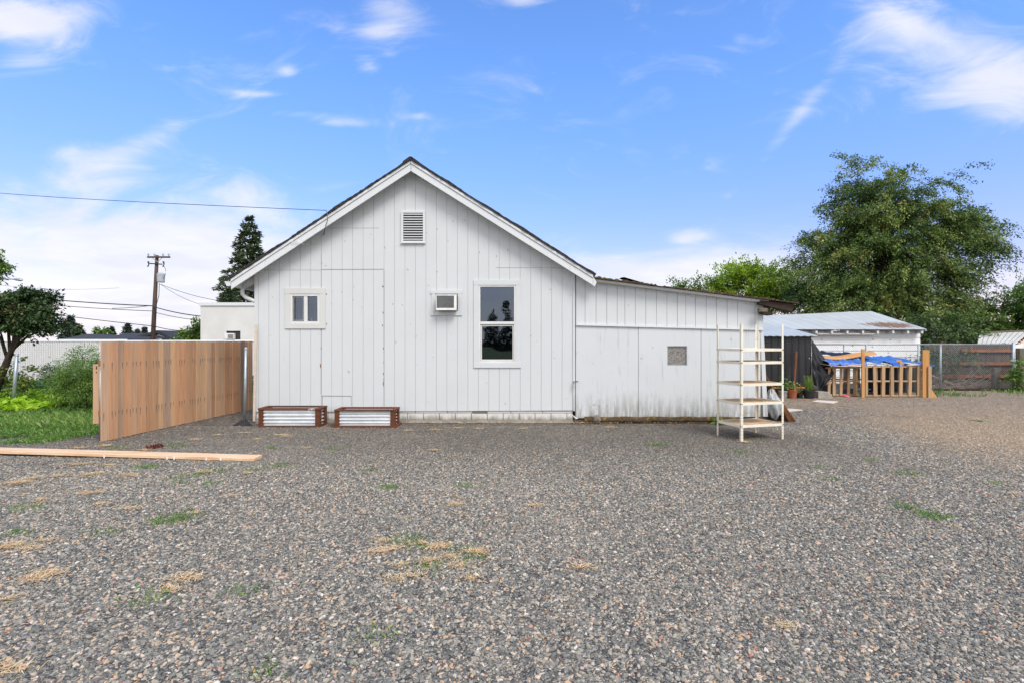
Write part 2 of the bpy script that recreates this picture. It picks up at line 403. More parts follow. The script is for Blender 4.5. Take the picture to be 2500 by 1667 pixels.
def f(t, b, o_):     # window glass: see-through with a mirror share
    t.nodes.remove(b)
    tr = t.nodes.new('ShaderNodeBsdfTransparent'); tr.inputs[0].default_value = (.55, .6, .66, 1)
    gl = t.nodes.new('ShaderNodeBsdfGlossy'); gl.inputs['Roughness'].default_value = .015; gl.inputs[0].default_value = (.66, .80, 1, 1)
    fr = t.nodes.new('ShaderNodeFresnel'); fr.inputs[0].default_value = 1.5
    nb = t.nodes.new('ShaderNodeBump'); nb.inputs['Strength'].default_value = .08; nb.inputs['Distance'].default_value = .02
    lk(t, noise(t, pos(t), 2.2, 2), nb.inputs['Height']); lk(t, nb.outputs[0], gl.inputs['Normal'])
    mx_ = t.nodes.new('ShaderNodeMixShader'); lk(t, E(t, fr.outputs[0])*2.4+.045, mx_.inputs[0])
    t.links.new(tr.outputs[0], mx_.inputs[1]); t.links.new(gl.outputs[0], mx_.inputs[2]); t.links.new(mx_.outputs[0], o_.inputs[0])
M['glass'] = mat('window_glass', f)
def f(t, b, o_):
    p = pos(t); vo = t.nodes.new('ShaderNodeTexVoronoi'); vo.feature = 'DISTANCE_TO_EDGE'; vo.inputs['Scale'].default_value = 26
    lk(t, mix(t, .06, p, noise(t, p, 12, 3, .6, 0, 1).v), vo.inputs['Vector'])
    e = E(t, vo.outputs['Distance']); n = noise(t, p, 50, 4, .7)
    setc(t, b, mix(t, (e*6+n*.8).step(.45, .9), (.04, .038, .036), (.27, .255, .235)), .35, 0, .5); bump(t, b, e, .6, .006)
M['lace'] = mat('patterned_glass', f)

def leafmat(name, stops, transl=.25, rough=.55):
    def f(t, b, o_):
        a = attr(t); c = ramp(t, a, stops); n = noise(t, pos(t), 1.1, 3, .6)
        c = mix(t, n.step(.3, .75)*.45, c, mix(t, 1.0, c, (.55, .62, .5), 'MULTIPLY'))
        setc(t, b, c, rough, 0, .35)
        tl = t.nodes.new('ShaderNodeBsdfTranslucent'); lk(t, c, tl.inputs[0])
        ms = t.nodes.new('ShaderNodeMixShader'); ms.inputs[0].default_value = transl
        t.links.new(b.outputs[0], ms.inputs[1]); t.links.new(tl.outputs[0], ms.inputs[2]); t.links.new(ms.outputs[0], o_.inputs[0])
    return mat(name, f)
M['leaf_cherry'] = leafmat('cherry_leaf', [(0, (.045, .088, .027)), (.4, (.115, .188, .05)), (.75, (.25, .335, .088)), (.93, (.46, .49, .14)), (.985, (.28, .13, .06)), (1, (.3, .09, .04))])
M['leaf_bright'] = leafmat('bright_leaf', [(0, (.15, .27, .025)), (.5, (.34, .50, .05)), (1, (.55, .70, .10))], .35)
M['leaf_mid'] = leafmat('mid_leaf', [(0, (.08, .15, .03)), (.5, (.16, .28, .055)), (1, (.32, .46, .10))], .3)
M['leaf_lilac'] = leafmat('lilac_leaf', [(0, (.04, .075, .03)), (.5, (.075, .13, .045)), (.85, (.14, .20, .07)), (.93, (.15, .09, .05)), (1, (.17, .08, .05))])
M['needle'] = leafmat('conifer_needles', [(0, (.04, .07, .035)), (.5, (.085, .125, .055)), (1, (.155, .19, .08))], .1)
M['needle_far'] = leafmat('far_conifer', [(0, (.045, .07, .055)), (1, (.075, .11, .075))], .1)
M['grass'] = leafmat('grass_blade', [(0, (.07, .19, .03)), (.6, (.155, .32, .05)), (.85, (.27, .42, .09)), (1, (.50, .50, .24))], .3)
M['lettuce'] = leafmat('lettuce_leaf', [(0, (.28, .48, .02)), (1, (.52, .74, .05))], .35)
M['potato'] = leafmat('vegetable_leaf', [(0, (.03, .085, .025)), (1, (.08, .17, .05))], .25)
M['yellowleaf'] = leafmat('yellow_green_leaf', [(0, (.12, .2, .04)), (.6, (.3, .36, .08)), (1, (.5, .48, .1))], .4)
M['straw'] = leafmat('dry_straw', [(0, (.80, .46, .20)), (1, (.95, .78, .48))], .2)
M['redweed'] = leafmat('red_weed', [(0, (.12, .025, .02)), (1, (.2, .05, .03))], .2)

# gravel colours shared by the loose stones and the ground sheet
STONES = [(0, (0.066, 0.067, 0.064)), (.16, (0.117, 0.119, 0.109)), (.32, (0.221, 0.217, 0.188)), (.46, (0.156, 0.160, 0.151)), (.58, (0.326, 0.307, 0.250)),
          (.70, (0.441, 0.368, 0.273)), (.80, (0.231, 0.221, 0.204)), (.87, (0.571, 0.509, 0.416)), (.93, (0.571, 0.343, 0.176)), (.98, (0.740, 0.695, 0.610)), (1, (0.421, 0.138, 0.074))]
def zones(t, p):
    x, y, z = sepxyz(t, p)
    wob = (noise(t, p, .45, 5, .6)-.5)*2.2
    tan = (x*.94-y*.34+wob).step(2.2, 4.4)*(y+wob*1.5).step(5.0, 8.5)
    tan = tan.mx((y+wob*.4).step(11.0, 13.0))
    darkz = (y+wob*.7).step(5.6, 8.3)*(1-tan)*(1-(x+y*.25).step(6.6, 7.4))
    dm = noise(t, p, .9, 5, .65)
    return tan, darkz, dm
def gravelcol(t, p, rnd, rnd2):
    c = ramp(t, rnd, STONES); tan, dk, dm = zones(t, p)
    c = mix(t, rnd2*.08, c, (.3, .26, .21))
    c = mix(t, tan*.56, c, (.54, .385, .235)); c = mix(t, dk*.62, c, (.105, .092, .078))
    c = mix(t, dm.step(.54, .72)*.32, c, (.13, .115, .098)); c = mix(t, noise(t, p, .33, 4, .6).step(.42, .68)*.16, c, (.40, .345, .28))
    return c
def f(t, b, o_):
    p = pos(t); vx = mix(t, .012, p, noise(t, p, 30, 2, .5, 0, 1).v)
    def vor(sc, feat='F1'):
        n = t.nodes.new('ShaderNodeTexVoronoi'); n.feature = feat; n.inputs['Scale'].default_value = sc
        lk(t, scaled(t, vx, 1, 1, 0), n.inputs['Vector']); return n
    v1 = vor(44); r = t.nodes.new('ShaderNodeSeparateColor'); lk(t, v1.outputs['Color'], r.inputs[0])
    e = E(t, vor(44, 'DISTANCE_TO_EDGE').outputs['Distance'])
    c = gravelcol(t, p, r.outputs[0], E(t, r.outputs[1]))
    big = vor(17); rb = t.nodes.new('ShaderNodeSeparateColor'); lk(t, big.outputs['Color'], rb.inputs[0])
    c = mix(t, E(t, rb.outputs[0]).gt(.66)*.55, c, mix(t, E(t, rb.outputs[1]).gt(.5), (.075, .078, .085), (.36, .32, .27)))
    c = mix(t, e.step(.12, .0)*.8, c, (.035, .03, .025))  # soil tone between the stones, with crevice shade painted in
    setc(t, b, c, .85, 0, .25)
    bump(t, b, e.mn(.35)*2.2+E(t, r.outputs[2])*.5+noise(t, p, 3, 4)*.6, .9, .014)
M['ground'] = mat('gravel_ground', f)
def f(t, b, o_):
    oi = t.nodes.new('ShaderNodeObjectInfo'); p = pos(t)
    rn = E(t, oi.outputs['Random']); r2 = (rn*17.31)._op('FRACT')
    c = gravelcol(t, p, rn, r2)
    c = mix(t, noise(t, p, 160, 3, .6).step(.3, .7)*.18, c, (.12, .115, .105))
    setc(t, b, c, .75, 0, .3)
M['stone'] = mat('loose_stone', f)

# ------------------------------------------------------------------ SETTING: ground
g = MB()
xs = [-400, -60, -14, -7, 0, 7, 14, 60, 400]; ys = [-300, -30, 0, 6, 12, 18, 60, 900]
vs = [(x, y, 0) for y in ys for x in xs]; nx = len(xs)
g.add(vs, [(j*nx+i, j*nx+i+1, (j+1)*nx+i+1, (j+1)*nx+i) for j in range(len(ys)-1) for i in range(nx-1)])
mk('ground', g, M['ground'], kind='structure')

# loose stones on the near ground (geometry nodes)
sm = MB(); Y0, Y1 = 1.6, 13.5; nrow = 18
for j in range(nrow):
    a0, a1 = Y0+(Y1-Y0)*j/nrow, Y0+(Y1-Y0)*(j+1)/nrow
    xl = lambda y: -y*1.18-.3 if y < 8.0 else -6.6
    spans = [(xl(a0), a0*1.18+.3, xl(a1), a1*1.18+.3)] if a1 < 9.9 else [(5.5, a0*1.18+.3, 5.5, a1*1.18+.3)]
    for q0, q1, q2, q3 in spans: sm.add([(q0, a0, .001), (q1, a0, .001), (q3, a1, .001), (q2, a1, .001)], [(0, 1, 2, 3)])
so_ = mk('gravel', sm, M['stone'], kind='stuff')
so_['label'] = 'loose grey and tan gravel stones covering the near yard'; so_['category'] = 'gravel'
ng = bpy.data.node_groups.new('gravel_scatter', 'GeometryNodeTree')
ng.interface.new_socket('Geometry', in_out='INPUT', socket_type='NodeSocketGeometry')
ng.interface.new_socket('Geometry', in_out='OUTPUT', socket_type='NodeSocketGeometry')
def gn(ty): return ng.nodes.new(ty)
gi, go = gn('NodeGroupInput'), gn('NodeGroupOutput')
dp = gn('GeometryNodeDistributePointsOnFaces'); ng.links.new(gi.outputs[0], dp.inputs['Mesh'])
ps = gn('GeometryNodeInputPosition'); sx = gn('ShaderNodeSeparateXYZ'); ng.links.new(ps.outputs[0], sx.inputs[0])
mr = gn('ShaderNodeMapRange'); ng.links.new(sx.outputs['Y'], mr.inputs['Value'])
mr.inputs['From Min'].default_value = 3.0; mr.inputs['From Max'].default_value = 13.5; mr.inputs['To Min'].default_value = 4500; mr.inputs['To Max'].default_value = 250; mr.interpolation_type = 'SMOOTHSTEP'
ng.links.new(mr.outputs[0], dp.inputs['Density'])
ji = gn('GeometryNodeJoinGeometry')
for k in range(7):
    ic = gn('GeometryNodeMeshIcoSphere'); ic.inputs['Radius'].default_value = 1; ic.inputs['Subdivisions'].default_value = 3 if k < 2 else 2
    no = gn('ShaderNodeTexNoise'); no.noise_dimensions = '4D'; no.inputs['W'].default_value = k*3.7; no.inputs['Scale'].default_value = .8; no.inputs['Detail'].default_value = 1
    sb = gn('ShaderNodeVectorMath'); sb.operation = 'SUBTRACT'; ng.links.new(no.outputs['Color'], sb.inputs[0]); sb.inputs[1].default_value = (.5, .5, .5)
    sc_ = gn('ShaderNodeVectorMath'); sc_.operation = 'SCALE'; ng.links.new(sb.outputs[0], sc_.inputs[0]); sc_.inputs['Scale'].default_value = 1.7
    sp_ = gn('GeometryNodeSetPosition'); ng.links.new(ic.outputs[0], sp_.inputs['Geometry']); ng.links.new(sc_.outputs[0], sp_.inputs['Offset'])
    tf = gn('GeometryNodeTransform'); ng.links.new(sp_.outputs[0], tf.inputs['Geometry'])
    tf.inputs['Scale'].default_value = (1, .62+.06*(k % 4), .38+.09*(k % 3))
    g2 = gn('GeometryNodeGeometryToInstance'); ng.links.new(tf.outputs[0], g2.inputs[0]); ng.links.new(g2.outputs[0], ji.inputs[0])
ip = gn('GeometryNodeInstanceOnPoints'); ng.links.new(dp.outputs['Points'], ip.inputs['Points']); ng.links.new(ji.outputs[0], ip.inputs['Instance'])
ip.inputs['Pick Instance'].default_value = True
rr = gn('FunctionNodeRandomValue'); rr.data_type = 'FLOAT_VECTOR'; rr.inputs[0].default_value = (-.6, -.6, 0); rr.inputs[1].default_value = (.6, .6, 6.28)
ng.links.new(rr.outputs[0], ip.inputs['Rotation'])
rs = gn('FunctionNodeRandomValue'); rs.data_type = 'FLOAT'; rs.inputs[2].default_value = 0; rs.inputs[3].default_value = 1; rs.inputs['Seed'].default_value = 5
pw = gn('ShaderNodeMath'); pw.operation = 'POWER'; ng.links.new(rs.outputs[1], pw.inputs[0]); pw.inputs[1].default_value = 2.6
ma = gn('ShaderNodeMath'); ma.operation = 'MULTIPLY_ADD'; ng.links.new(pw.outputs[0], ma.inputs[0]); ma.inputs[1].default_value = .0105; ma.inputs[2].default_value = .0060
ng.links.new(ma.outputs[0], ip.inputs['Scale'])
sm_ = gn('GeometryNodeSetMaterial'); sm_.inputs['Material'].default_value = M['stone']; ng.links.new(ip.outputs[0], sm_.inputs[0])
ng.links.new(sm_.outputs[0], go.inputs[0])
md = so_.modifiers.new('scatter', 'NODES'); md.node_group = ng

# garden ground on the left and verge soil
gs = MB()
pts = [G(-60, 1010), G(60, 1003), G(160, 985), G(214, 966), G(226, 940), Vector((-6.35, 18.3, 0)), Vector((-30, 18.3, 0))]
gs.add([(p.x, p.y, .006) for p in pts], [tuple(range(len(pts)))])
M['lawnsoil'] = mat('garden_soil', simple((.045, .06, .02), (.07, .05, .03), 1, 0, 2, 1))
mk('garden_ground', gs, M['lawnsoil'], kind='structure')
bs = MB().add([(5, 16.5, .006), (60, 16.5, .006), (60, 60, .006), (5, 60, .006)], [(0, 1, 2, 3)])
mk('back_soil', bs, M['soil'], kind='structure')

fd = MB()
for a, b, c_, d_ in ((23, -300, 400, 60), (-400, -300, -32, 60), (-400, 60, 400, 900), (-32, -300, 23, -14)): fd.add([(a, b, .004), (c_, b, .004), (c_, d_, .004), (a, d_, .004)], [(0, 1, 2, 3)])
mk('field', fd, mat('field_grass', simple((.09, .13, .04), (.14, .15, .06), 1, 0, .6, .5)), kind='structure')
# ------------------------------------------------------------------ blades (grass, straw, weeds)
def blades(centers, h, wd, lean, flat=0.0, tint=None):
    N = len(centers); th = rng.uniform(0, 2*np.pi, N); hh = h*rng.uniform(.45, 1.1, N)
    lx = np.cos(th); ly = np.sin(th); ln = lean*rng.uniform(.2, 1, N)
    base = centers; sx_, sy_ = -ly, lx
    w2 = wd*rng.uniform(.6, 1.2, N)/2
    up = hh*(1-flat); out_ = hh*(ln+flat)
    V = np.zeros((N, 4, 3))
    V[:, 0] = base+np.stack([sx_*w2, sy_*w2, 0*w2], 1); V[:, 1] = base-np.stack([sx_*w2, sy_*w2, 0*w2], 1)
    mid = base+np.stack([lx*out_*.35, ly*out_*.35, up*.6], 1)
    V[:, 2] = mid-np.stack([sx_*w2*.8, sy_*w2*.8, 0*w2], 1)
    V[:, 3] = base+np.stack([lx*out_, ly*out_, up*(1-.25*ln)+.004], 1)
    t_ = rng.uniform(0, 1, N) if tint is None else np.clip(tint+rng.normal(0, .15, N), 0, 1)
    return V, t_
def patch(pts, n, rx, ry):
    out_ = []
    for (cx, cy, k) in pts:
        g_ = G(cx, cy); m_ = int(n*k); s = math.sqrt(k)
        xy = rng.normal(0, 1, (m_, 2))*[rx*s, ry*s]+[g_.x, g_.y]
        out_.append(np.column_stack([xy, np.full(m_, .004)]))
    return np.concatenate(out_)
# lawn and garden vegetation
def region(n, y0, y1, x0f, x1f):
    Y = rng.uniform(y0, y1, n); X = np.array([rng.uniform(x0f(y), x1f(y)) for y in Y]); return np.column_stack([X, Y, np.full(n, .006)])
edge = lambda y: np.interp(y, [8.0, 8.25, 8.6, 9.2, 9.9, 10.4, 18], [-7.9, -7.6, -6.95, -6.85, -6.9, -6.85, -6.4])
def lawn_pts(n, y0, y1):
    c = region(n, y0, y1, lambda y: -y*1.12-1, edge)
    lim = np.interp(c[:, 0], [-11, -8.4, -7.9, -7.2, -6.85], [8.0, 8.35, 8.7, 9.3, 9.7])+rng.normal(0, .12, len(c))
    return c[c[:, 1] > lim]
c = lawn_pts(34000, 8.1, 11.4); V1, t1 = blades(c, .075, .011, 1.0)
c = lawn_pts(5000, 9.2, 10.8); V2, t2 = blades(c, .17, .010, .7, tint=.75)
c = lawn_pts(6000, 12.0, 18.0); V3, t3 = blades(c, .10, .02, .8)
c = lawn_pts(7000, 11.2, 12.1); Vx, tx_ = blades(c[np.sin(c[:, 0]*3)+rng.normal(0, .6, len(c)) > .1], .12, .012, .9); V3 = np.concatenate([V3, Vx]); t3 = np.concatenate([t3, tx_])
strip = np.concatenate([patch([(60+20*i, 1016-3.2*i, 1)], 330, .16, .06) for i in range(9)])
V4, t4 = blades(strip, .07, .009, 1.0)
npmesh('grass', np.concatenate([V1, V2, V3, V4]), 4, np.concatenate([t1, t2, t3, t4]), M['grass'], kind='stuff', label='green grass and tall weeds growing left of the cedar fence', cat='grass')
# tufts in the gravel
tufts = [(60, 1168, 1.2), (40, 1226, .6), (240, 1225, .7), (395, 1195, 1.5), (412, 1187, 1.5), (378, 1200, 1.0), (330, 1075, 1.0), (340, 1072, 1), (640, 1070, 1.1), (410, 1098, .8), (460, 1092, .9), (505, 1082, .7), (590, 1080, .6),
         (400, 1022, .9), (420, 1025, .5), (420, 1110, .5), (490, 1110, .6), (1069, 1116, .9), (900, 1122, .9), (890, 1120, .6), (935, 1240, 1.5), (955, 1256, .5), (985, 1302, 1.0), (1085, 1285, .9), (1060, 1262, .7), (840, 1080, .6), (765, 1032, .7), (625, 1030, .5),
         (1505, 1021, 1.2), (1515, 1022, .6), (1700, 1040, .9), (1995, 1058, .4), (2090, 1088, 1.1), (2078, 1165, 1.1), (2135, 1184, 1.2), (2150, 1190, .9), (2240, 967, .8), (2250, 968, .5), (355, 1375, .8), (550, 1362, .6), (1880, 1075, .5), (1900, 1100, .5), (870, 1460, .6), (610, 1545, .4), (2290, 1110, .4), (270, 1030, .8), (255, 1036, .6)]
Vt, tt = blades(patch(tufts, 75, .085, .06), .038, .005, 1.1)
c = region(3000, 14.6, 16.4, lambda y: 12.1, lambda y: 19); c = c[(np.sin(c[:, 0]*2.1)+np.sin(c[:, 0]*5.3+c[:, 1]*3)+rng.normal(0, .5, len(c))) > .7]
Vv, tv = blades(c, .12, .02, .9)
npmesh('gravel_weeds', np.concatenate([Vt, Vv]), 4, np.concatenate([tt, tv]), M['grass'], kind='stuff', label='scattered tufts of green grass sprouting in the gravel', cat='weeds')
straw = [(30, 1112, 1.6), (75, 1100, 1.4), (130, 1095, 1), (55, 1108, 1.3), (200, 1092, 1.5), (225, 1088, 1), (300, 1093, 1.3), (205, 1133, 1.3), (90, 1150, .7), (230, 1160, .6), (300, 1170, .7), (20, 1258, 1.1), (40, 1252, .9), (70, 1262, .8), (100, 1243, .6), (110, 1320, 1.4), (80, 1333, 1.0), (430, 1330, 1.3), (250, 1070, .9), (170, 1068, 1), (195, 1066, .9),
         (390, 1357, .7), (12, 1380, .6), (880, 1245, 0.50), (900, 1262, 0.80), (870, 1268, 0.60), (960, 1250, 0.50), (1000, 1262, 0.65), (1030, 1280, 0.70), (1085, 1268, 0.65), (1105, 1272, 0.50), (1010, 1255, .8), (980, 1290, 0.55), (920, 1300, 0.45), (950, 1325, 0.55), (900, 1330, 0.45), (1050, 1300, .7), (1045, 1160, .8), (1080, 1332, .5), (1340, 1305, .6), (1230, 1162, .5),
         (1800, 1440, .4), (1000, 1035, .6), (700, 1030, .6), (650, 1000, .8), (330, 1035, 1.2), (230, 1050, 1), (280, 1048, 1.1), (240, 1025, 1.2), (640, 1000, .9), (1713, 1016, .8), (450, 1180, .5), (530, 1140, .4), (180, 1030, 1), (2330, 1135, .5), (20, 1540, 1), (2120, 1010, .3), (470, 1085, .8), (570, 1088, .6),
         (660, 1003, 1), (500, 1000, 1), (560, 995, 1), (450, 1010, 1), (590, 1010, .8), (1100, 985, .8), (1000, 988, 1), (1050, 984, .8), (940, 990, .8), (1200, 985, .7), (1400, 982, .8)]
Vs, ts = blades(patch(straw, 85, .055, .028), .055, .006, .6, .93)
Vs[:, :, 2] += rng.uniform(.004, .022, (len(Vs), 1))
npmesh('straw', Vs, 4, ts, M['straw'], kind='stuff', label='dry orange straw lying in patches on the gravel', cat='straw')
Vr, tr_ = blades(patch([(350, 1030, 1.2), (362, 1027, .8)], 40, .05, .03), .07, .02, .9)
npmesh('red_weed', Vr, 4, tr_, M['redweed'], label='small dark red weed on the gravel before the cedar fence', cat='weed')
# leaf litter against the foundation
Vl, tl_ = blades(np.column_stack([rng.uniform(-2.1, 5.0, 900), 9.90-np.abs(rng.normal(0, .07, 900)), np.full(900, .02)]), .05, .014, .6, .8)
npmesh('leaf_litter', Vl, 4, tl_*.6, M['straw'], kind='stuff', label='dry leaf litter along the foot of the house wall', cat='litter')

# ------------------------------------------------------------------ foliage builders
def leaves_from(cent, dirs, L, W, tint, droop=.3, jit=.6):
    N = len(cent); d_ = dirs+rng.normal(0, jit, (N, 3)); d_[:, 2] -= droop; d_ /= np.linalg.norm(d_, axis=1, keepdims=True)
    n_ = rng.normal(0, .5, (N, 3))+[0, 0, 1.0]; s_ = np.cross(d_, n_); s_ /= np.linalg.norm(s_, axis=1, keepdims=True)+1e-9
    l_ = (L*rng.uniform(.6, 1.2, N))[:, None]; w_ = (W*rng.uniform(.7, 1.2, N))[:, None]
    V = np.zeros((N, 4, 3)); V[:, 0] = cent; V[:, 1] = cent+d_*l_*.45+s_*w_/2; V[:, 2] = cent+d_*l_; V[:, 3] = cent+d_*l_*.45-s_*w_/2
    return V, tint
def blob_tree(name, label, cat, base, blobs, Y, n_spray, per, L, W, lmat, trunk_r, slen=.9, droop=.5, group=None, trunk_pts=None, limbs=14, spread=.1, yk=.8, gap=0.0, part='crown', hi=.18, shrink=1.0, clump=None, seed=None):
    """blobs: (x, y, rx, ry) in the photo view at depth Y; the crown is the union of these ellipsoids"""
    global rng
    rng = np.random.default_rng(seed if seed is not None else sum(map(ord, label))); s = F/Y/q; B_ = []
    for b_ in blobs:
        off = b_[4] if len(b_) > 4 else 0; c_ = Q(b_[0], b_[1], Y+off); k_ = (Y+off)/Y*shrink/s
        B_.append((np.array([c_.x, Y+off, c_.z]), np.array([b_[2]*k_, yk*(b_[2]+b_[3])/2*k_, b_[3]*k_])))
    vol = np.array([r[0]*r[1]*r[2] for _, r in B_])**.85; vol /= vol.sum()
    ax = np.array([base[0], base[1]])
    root = thing(name, base, label, cat, group)
    cents, dirs, tint, tips = [], [], [], []
    boughs = []
    if clump:
        for i in range(clump[0]):
            k = rng.choice(len(B_), p=vol); c_, r_ = B_[k]
            d_ = rng.normal(0, 1, 3); d_ /= np.linalg.norm(d_); boughs.append((c_+d_*r_*rng.uniform(.2, 1)**.4*.95, d_, rng.beta(1.6, 1.6), r_))
    for i in range(n_spray):
        if clump:
            bc, d_, tbb, r_ = boughs[rng.integers(len(boughs))]
            p0 = bc+rng.normal(0, 1, 3)*[clump[1], clump[1], clump[1]*.38]; d_ = d_+rng.normal(0, .25, 3); d_ /= np.linalg.norm(d_)
        else:
            k = rng.choice(len(B_), p=vol); c_, r_ = B_[k]
            d_ = rng.normal(0, 1, 3); d_ /= np.linalg.norm(d_); rad = rng.uniform(.25, 1)**.45
            p0 = c_+d_*r_*rad*.95
        if gap and (math.sin(p0[0]*1.9+p0[2]*1.3)+math.sin(p0[2]*2.3-p0[0]*.7+p0[1])+rng.normal(0, .3)) > 2-gap*2: continue
        o_ = np.array([p0[0]-ax[0], p0[1]-ax[1], 0]); o_ /= np.linalg.norm(o_)+1e-6
        dd = o_*.7+d_*.5+rng.normal(0, .35, 3); dd /= np.linalg.norm(dd)
        ln = slen*rng.uniform(.5, 1.2); m_ = max(3, int(per*ln/slen)); u_ = rng.uniform(0, 1, m_)
        pp = p0+dd*ln*u_[:, None]; pp[:, 2] -= droop*ln*u_**2; pp += rng.normal(0, spread, (m_, 3))
        cents.append(pp); dirs.append(np.repeat(dd[None], m_, 0)); tips.append((p0, dd, ln))
        tb = np.clip(tbb+rng.normal(0, .12), 0, 1) if clump else rng.beta(2, 2); tint.append(np.clip(rng.normal(tb*.85, hi, m_), 0, 1))
    V, t_ = leaves_from(np.concatenate(cents), np.concatenate(dirs), L, W, np.concatenate(tint), droop)
    npmesh(part, V, 4, t_, lmat, root)
    tb_ = MB()
    if trunk_pts is None:
        top = B_[0][0]; trunk_pts = [Vector(base), Vector((base[0]*.9+top[0]*.1, base[1], base[2]+(top[2]-base[2])*.45)), Vector((top[0], top[1], top[2]+B_[0][1][2]*.3))]
    n = len(trunk_pts); tb_.tube(trunk_pts, [trunk_r*(1-.75*i/(n-1)) for i in range(n)], 9)
    lw_ = np.array([0 if (len(b_) > 4 and b_[4] < -2) else 1 for b_ in blobs])*vol; lw_ = lw_/lw_.sum()
    for i in range(limbs):
        k = rng.choice(len(B_), p=lw_); c_, r_ = B_[k]
        u0 = rng.uniform(.35, 1); seg = u0*(n-1); i0 = min(int(seg), n-2); st = Vector(trunk_pts[i0]).lerp(Vector(trunk_pts[i0+1]), seg-i0)
        e = Vector(c_+rng.normal(0, .42, 3)*r_); mid = st.lerp(e, .5)+Vector((0, 0, .12*(e-st).length))
        r0 = trunk_r*.42; tb_.tube([st, mid, e], [r0, r0*.5, r0*.14], 6)
        for _ in range(3):
            p0, dd, ln = tips[rng.integers(len(tips))]
            if (Vector(p0)-mid).length < r_.max()*1.6: tb_.tube([mid, mid.lerp(Vector(p0), .5)+Vector((0, 0, .1)), Vector(p0)], [r0*.3, r0*.2, r0*.06], 5)
    for p0, dd, ln in tips[::max(1, len(tips)//160)]:
        p1 = Vector(p0)+Vector(dd)*ln; p1.z -= droop*ln; p2 = Vector(p0)-Vector(dd)*ln*.4
        tb_.tube([p2, Vector(p0), p1], [trunk_r*.06, trunk_r*.05, trunk_r*.02], 4)
    mk('trunk', tb_, M['bark'], root, smooth=True)
    return root
def conifer(name, label, base, H, Rr, nmat, tiers=26, dens=1.0, group=None, L=.3, irregular=.35, bare=.1, trunk_r=None):
    root = thing(name, base, label, 'tree', group); tb_ = MB(); b0 = Vector(base); r_ = trunk_r or H*.018
    tb_.tube([b0, b0+Vector((0, 0, H*.5)), b0+Vector((0, 0, H))], [r_, r_*.6, .01], 8)
    C_, D_, T_ = [], [], []
    for i in range(tiers):
        f_ = i/(tiers-1); z = H*(bare+(1-bare)*f_); rad = Rr*(1-f_)**.7*rng.uniform(1-irregular, 1.1)+Rr*.04
        nb = max(4, int(9*(1-f_)+4)); a0 = rng.uniform(0, 6.28)
        for k in range(nb):
            a = a0+6.283*k/nb+rng.normal(0, .25); ln = rad*rng.uniform(.6, 1.15)
            dr = np.array([math.cos(a), math.sin(a), 0]); lift = rng.uniform(.05, .3)*(f_*1.2+.15)
            e = b0+Vector((dr[0]*ln, dr[1]*ln, z+ln*(lift-.15))); tb_.tube([b0+Vector((0, 0, z)), e], [r_*.25, r_*.04], 4)
            m_ = int((14+60*ln/Rr)*dens); u_ = rng.uniform(.12, 1.03, m_)
            pp = np.array([b0.x, b0.y, b0.z+z])+dr*ln*u_[:, None]; pp[:, 2] += ln*u_*(lift-.05)-.22*ln*u_**2*1.0
            wdt = ln*.22*(1-u_*.7)+.03
            side = rng.normal(0, 1, m_)*wdt; pp[:, 0] += -dr[1]*side; pp[:, 1] += dr[0]*side; pp[:, 2] += rng.normal(0, L*.22, m_)-np.abs(side)*.25
            C_.append(pp); D_.append(np.repeat(dr[None], m_, 0)); T_.append(np.clip(rng.normal(rng.uniform(.25, .7), .18, m_), 0, 1))
    V, t_ = leaves_from(np.concatenate(C_), np.concatenate(D_), L, L*.42, np.concatenate(T_), .15, .5)
    npmesh('crown', V, 4, t_, nmat, root); mk('trunk', tb_, M['bark'], root, smooth=True); return root

# ------------------------------------------------------------------ HOUSE
WY = 9.94; SW = F/WY; FY = 9.69; SF = F/FY
WX = lambda px: (px-1250)/SW
WZ = lambda py: CH-(py-833.5)/SW
FX = lambda px: (px-1250)/SF
FZ = lambda py: CH-(py-833.5)/SF
AX, AZ = FX(1003), FZ(393); LX, LZ = FX(564), FZ(682); RX, RZ = FX(1448), FZ(672)
def roofz(x): return AZ+(x-AX)*(AZ-LZ)/(AX-LX) if x < AX else AZ+(x-AX)*(RZ-AZ)/(RX-AX)

def clad(mb, x_cuts, zlo, zhi, holes, y0, y1, gap, tints=None):
    """vertical boards between the cuts with a gap between them, leaving the holes open"""
    edges = sorted(set([h_[i] for h_ in holes for i in (0, 1)]))
    for i in range(len(x_cuts)-1):
        a, b = x_cuts[i]+(gap/2 if i else 0), x_cuts[i+1]-(gap/2 if i < len(x_cuts)-2 else 0)
        xs_ = [a]+[e for e in edges if a+.002 < e < b-.002]+[b]
        for j in range(len(xs_)-1):
            p_, r_ = xs_[j], xs_[j+1]; m_ = (p_+r_)/2
            cuts = sorted([(h_[2], h_[3]) for h_ in holes if h_[0] <= m_ <= h_[1]])
            spans = []; lo = None
            for c0, c1 in cuts: spans.append((lo, c0)); lo = c1
            spans.append((lo, None))
            ks = [p_]+([AX] if p_ < AX < r_ else [])+[r_]
            for s0, s1 in spans:
                for kk in range(len(ks)-1):
                    u0, u1 = ks[kk], ks[kk+1]
                    mb.prism([(u0, zlo(u0) if s0 is None else s0), (u1, zlo(u1) if s0 is None else s0),
                              (u1, zhi(u1) if s1 is None else s1), (u0, zhi(u0) if s1 is None else s1)], y0, y1, .5)
house = thing('house', (WX(1010), WY, 0), 'white gabled house end of vertical boards with brown shingle roof', 'house')
x0, x1 = WX(621), WX(1400)
grooves = [WX(784.3)+k*.2033 for k in range(-9, 30)]; grooves = [x_ for x_ in grooves if x0+.04 < x_ < x1-.04]
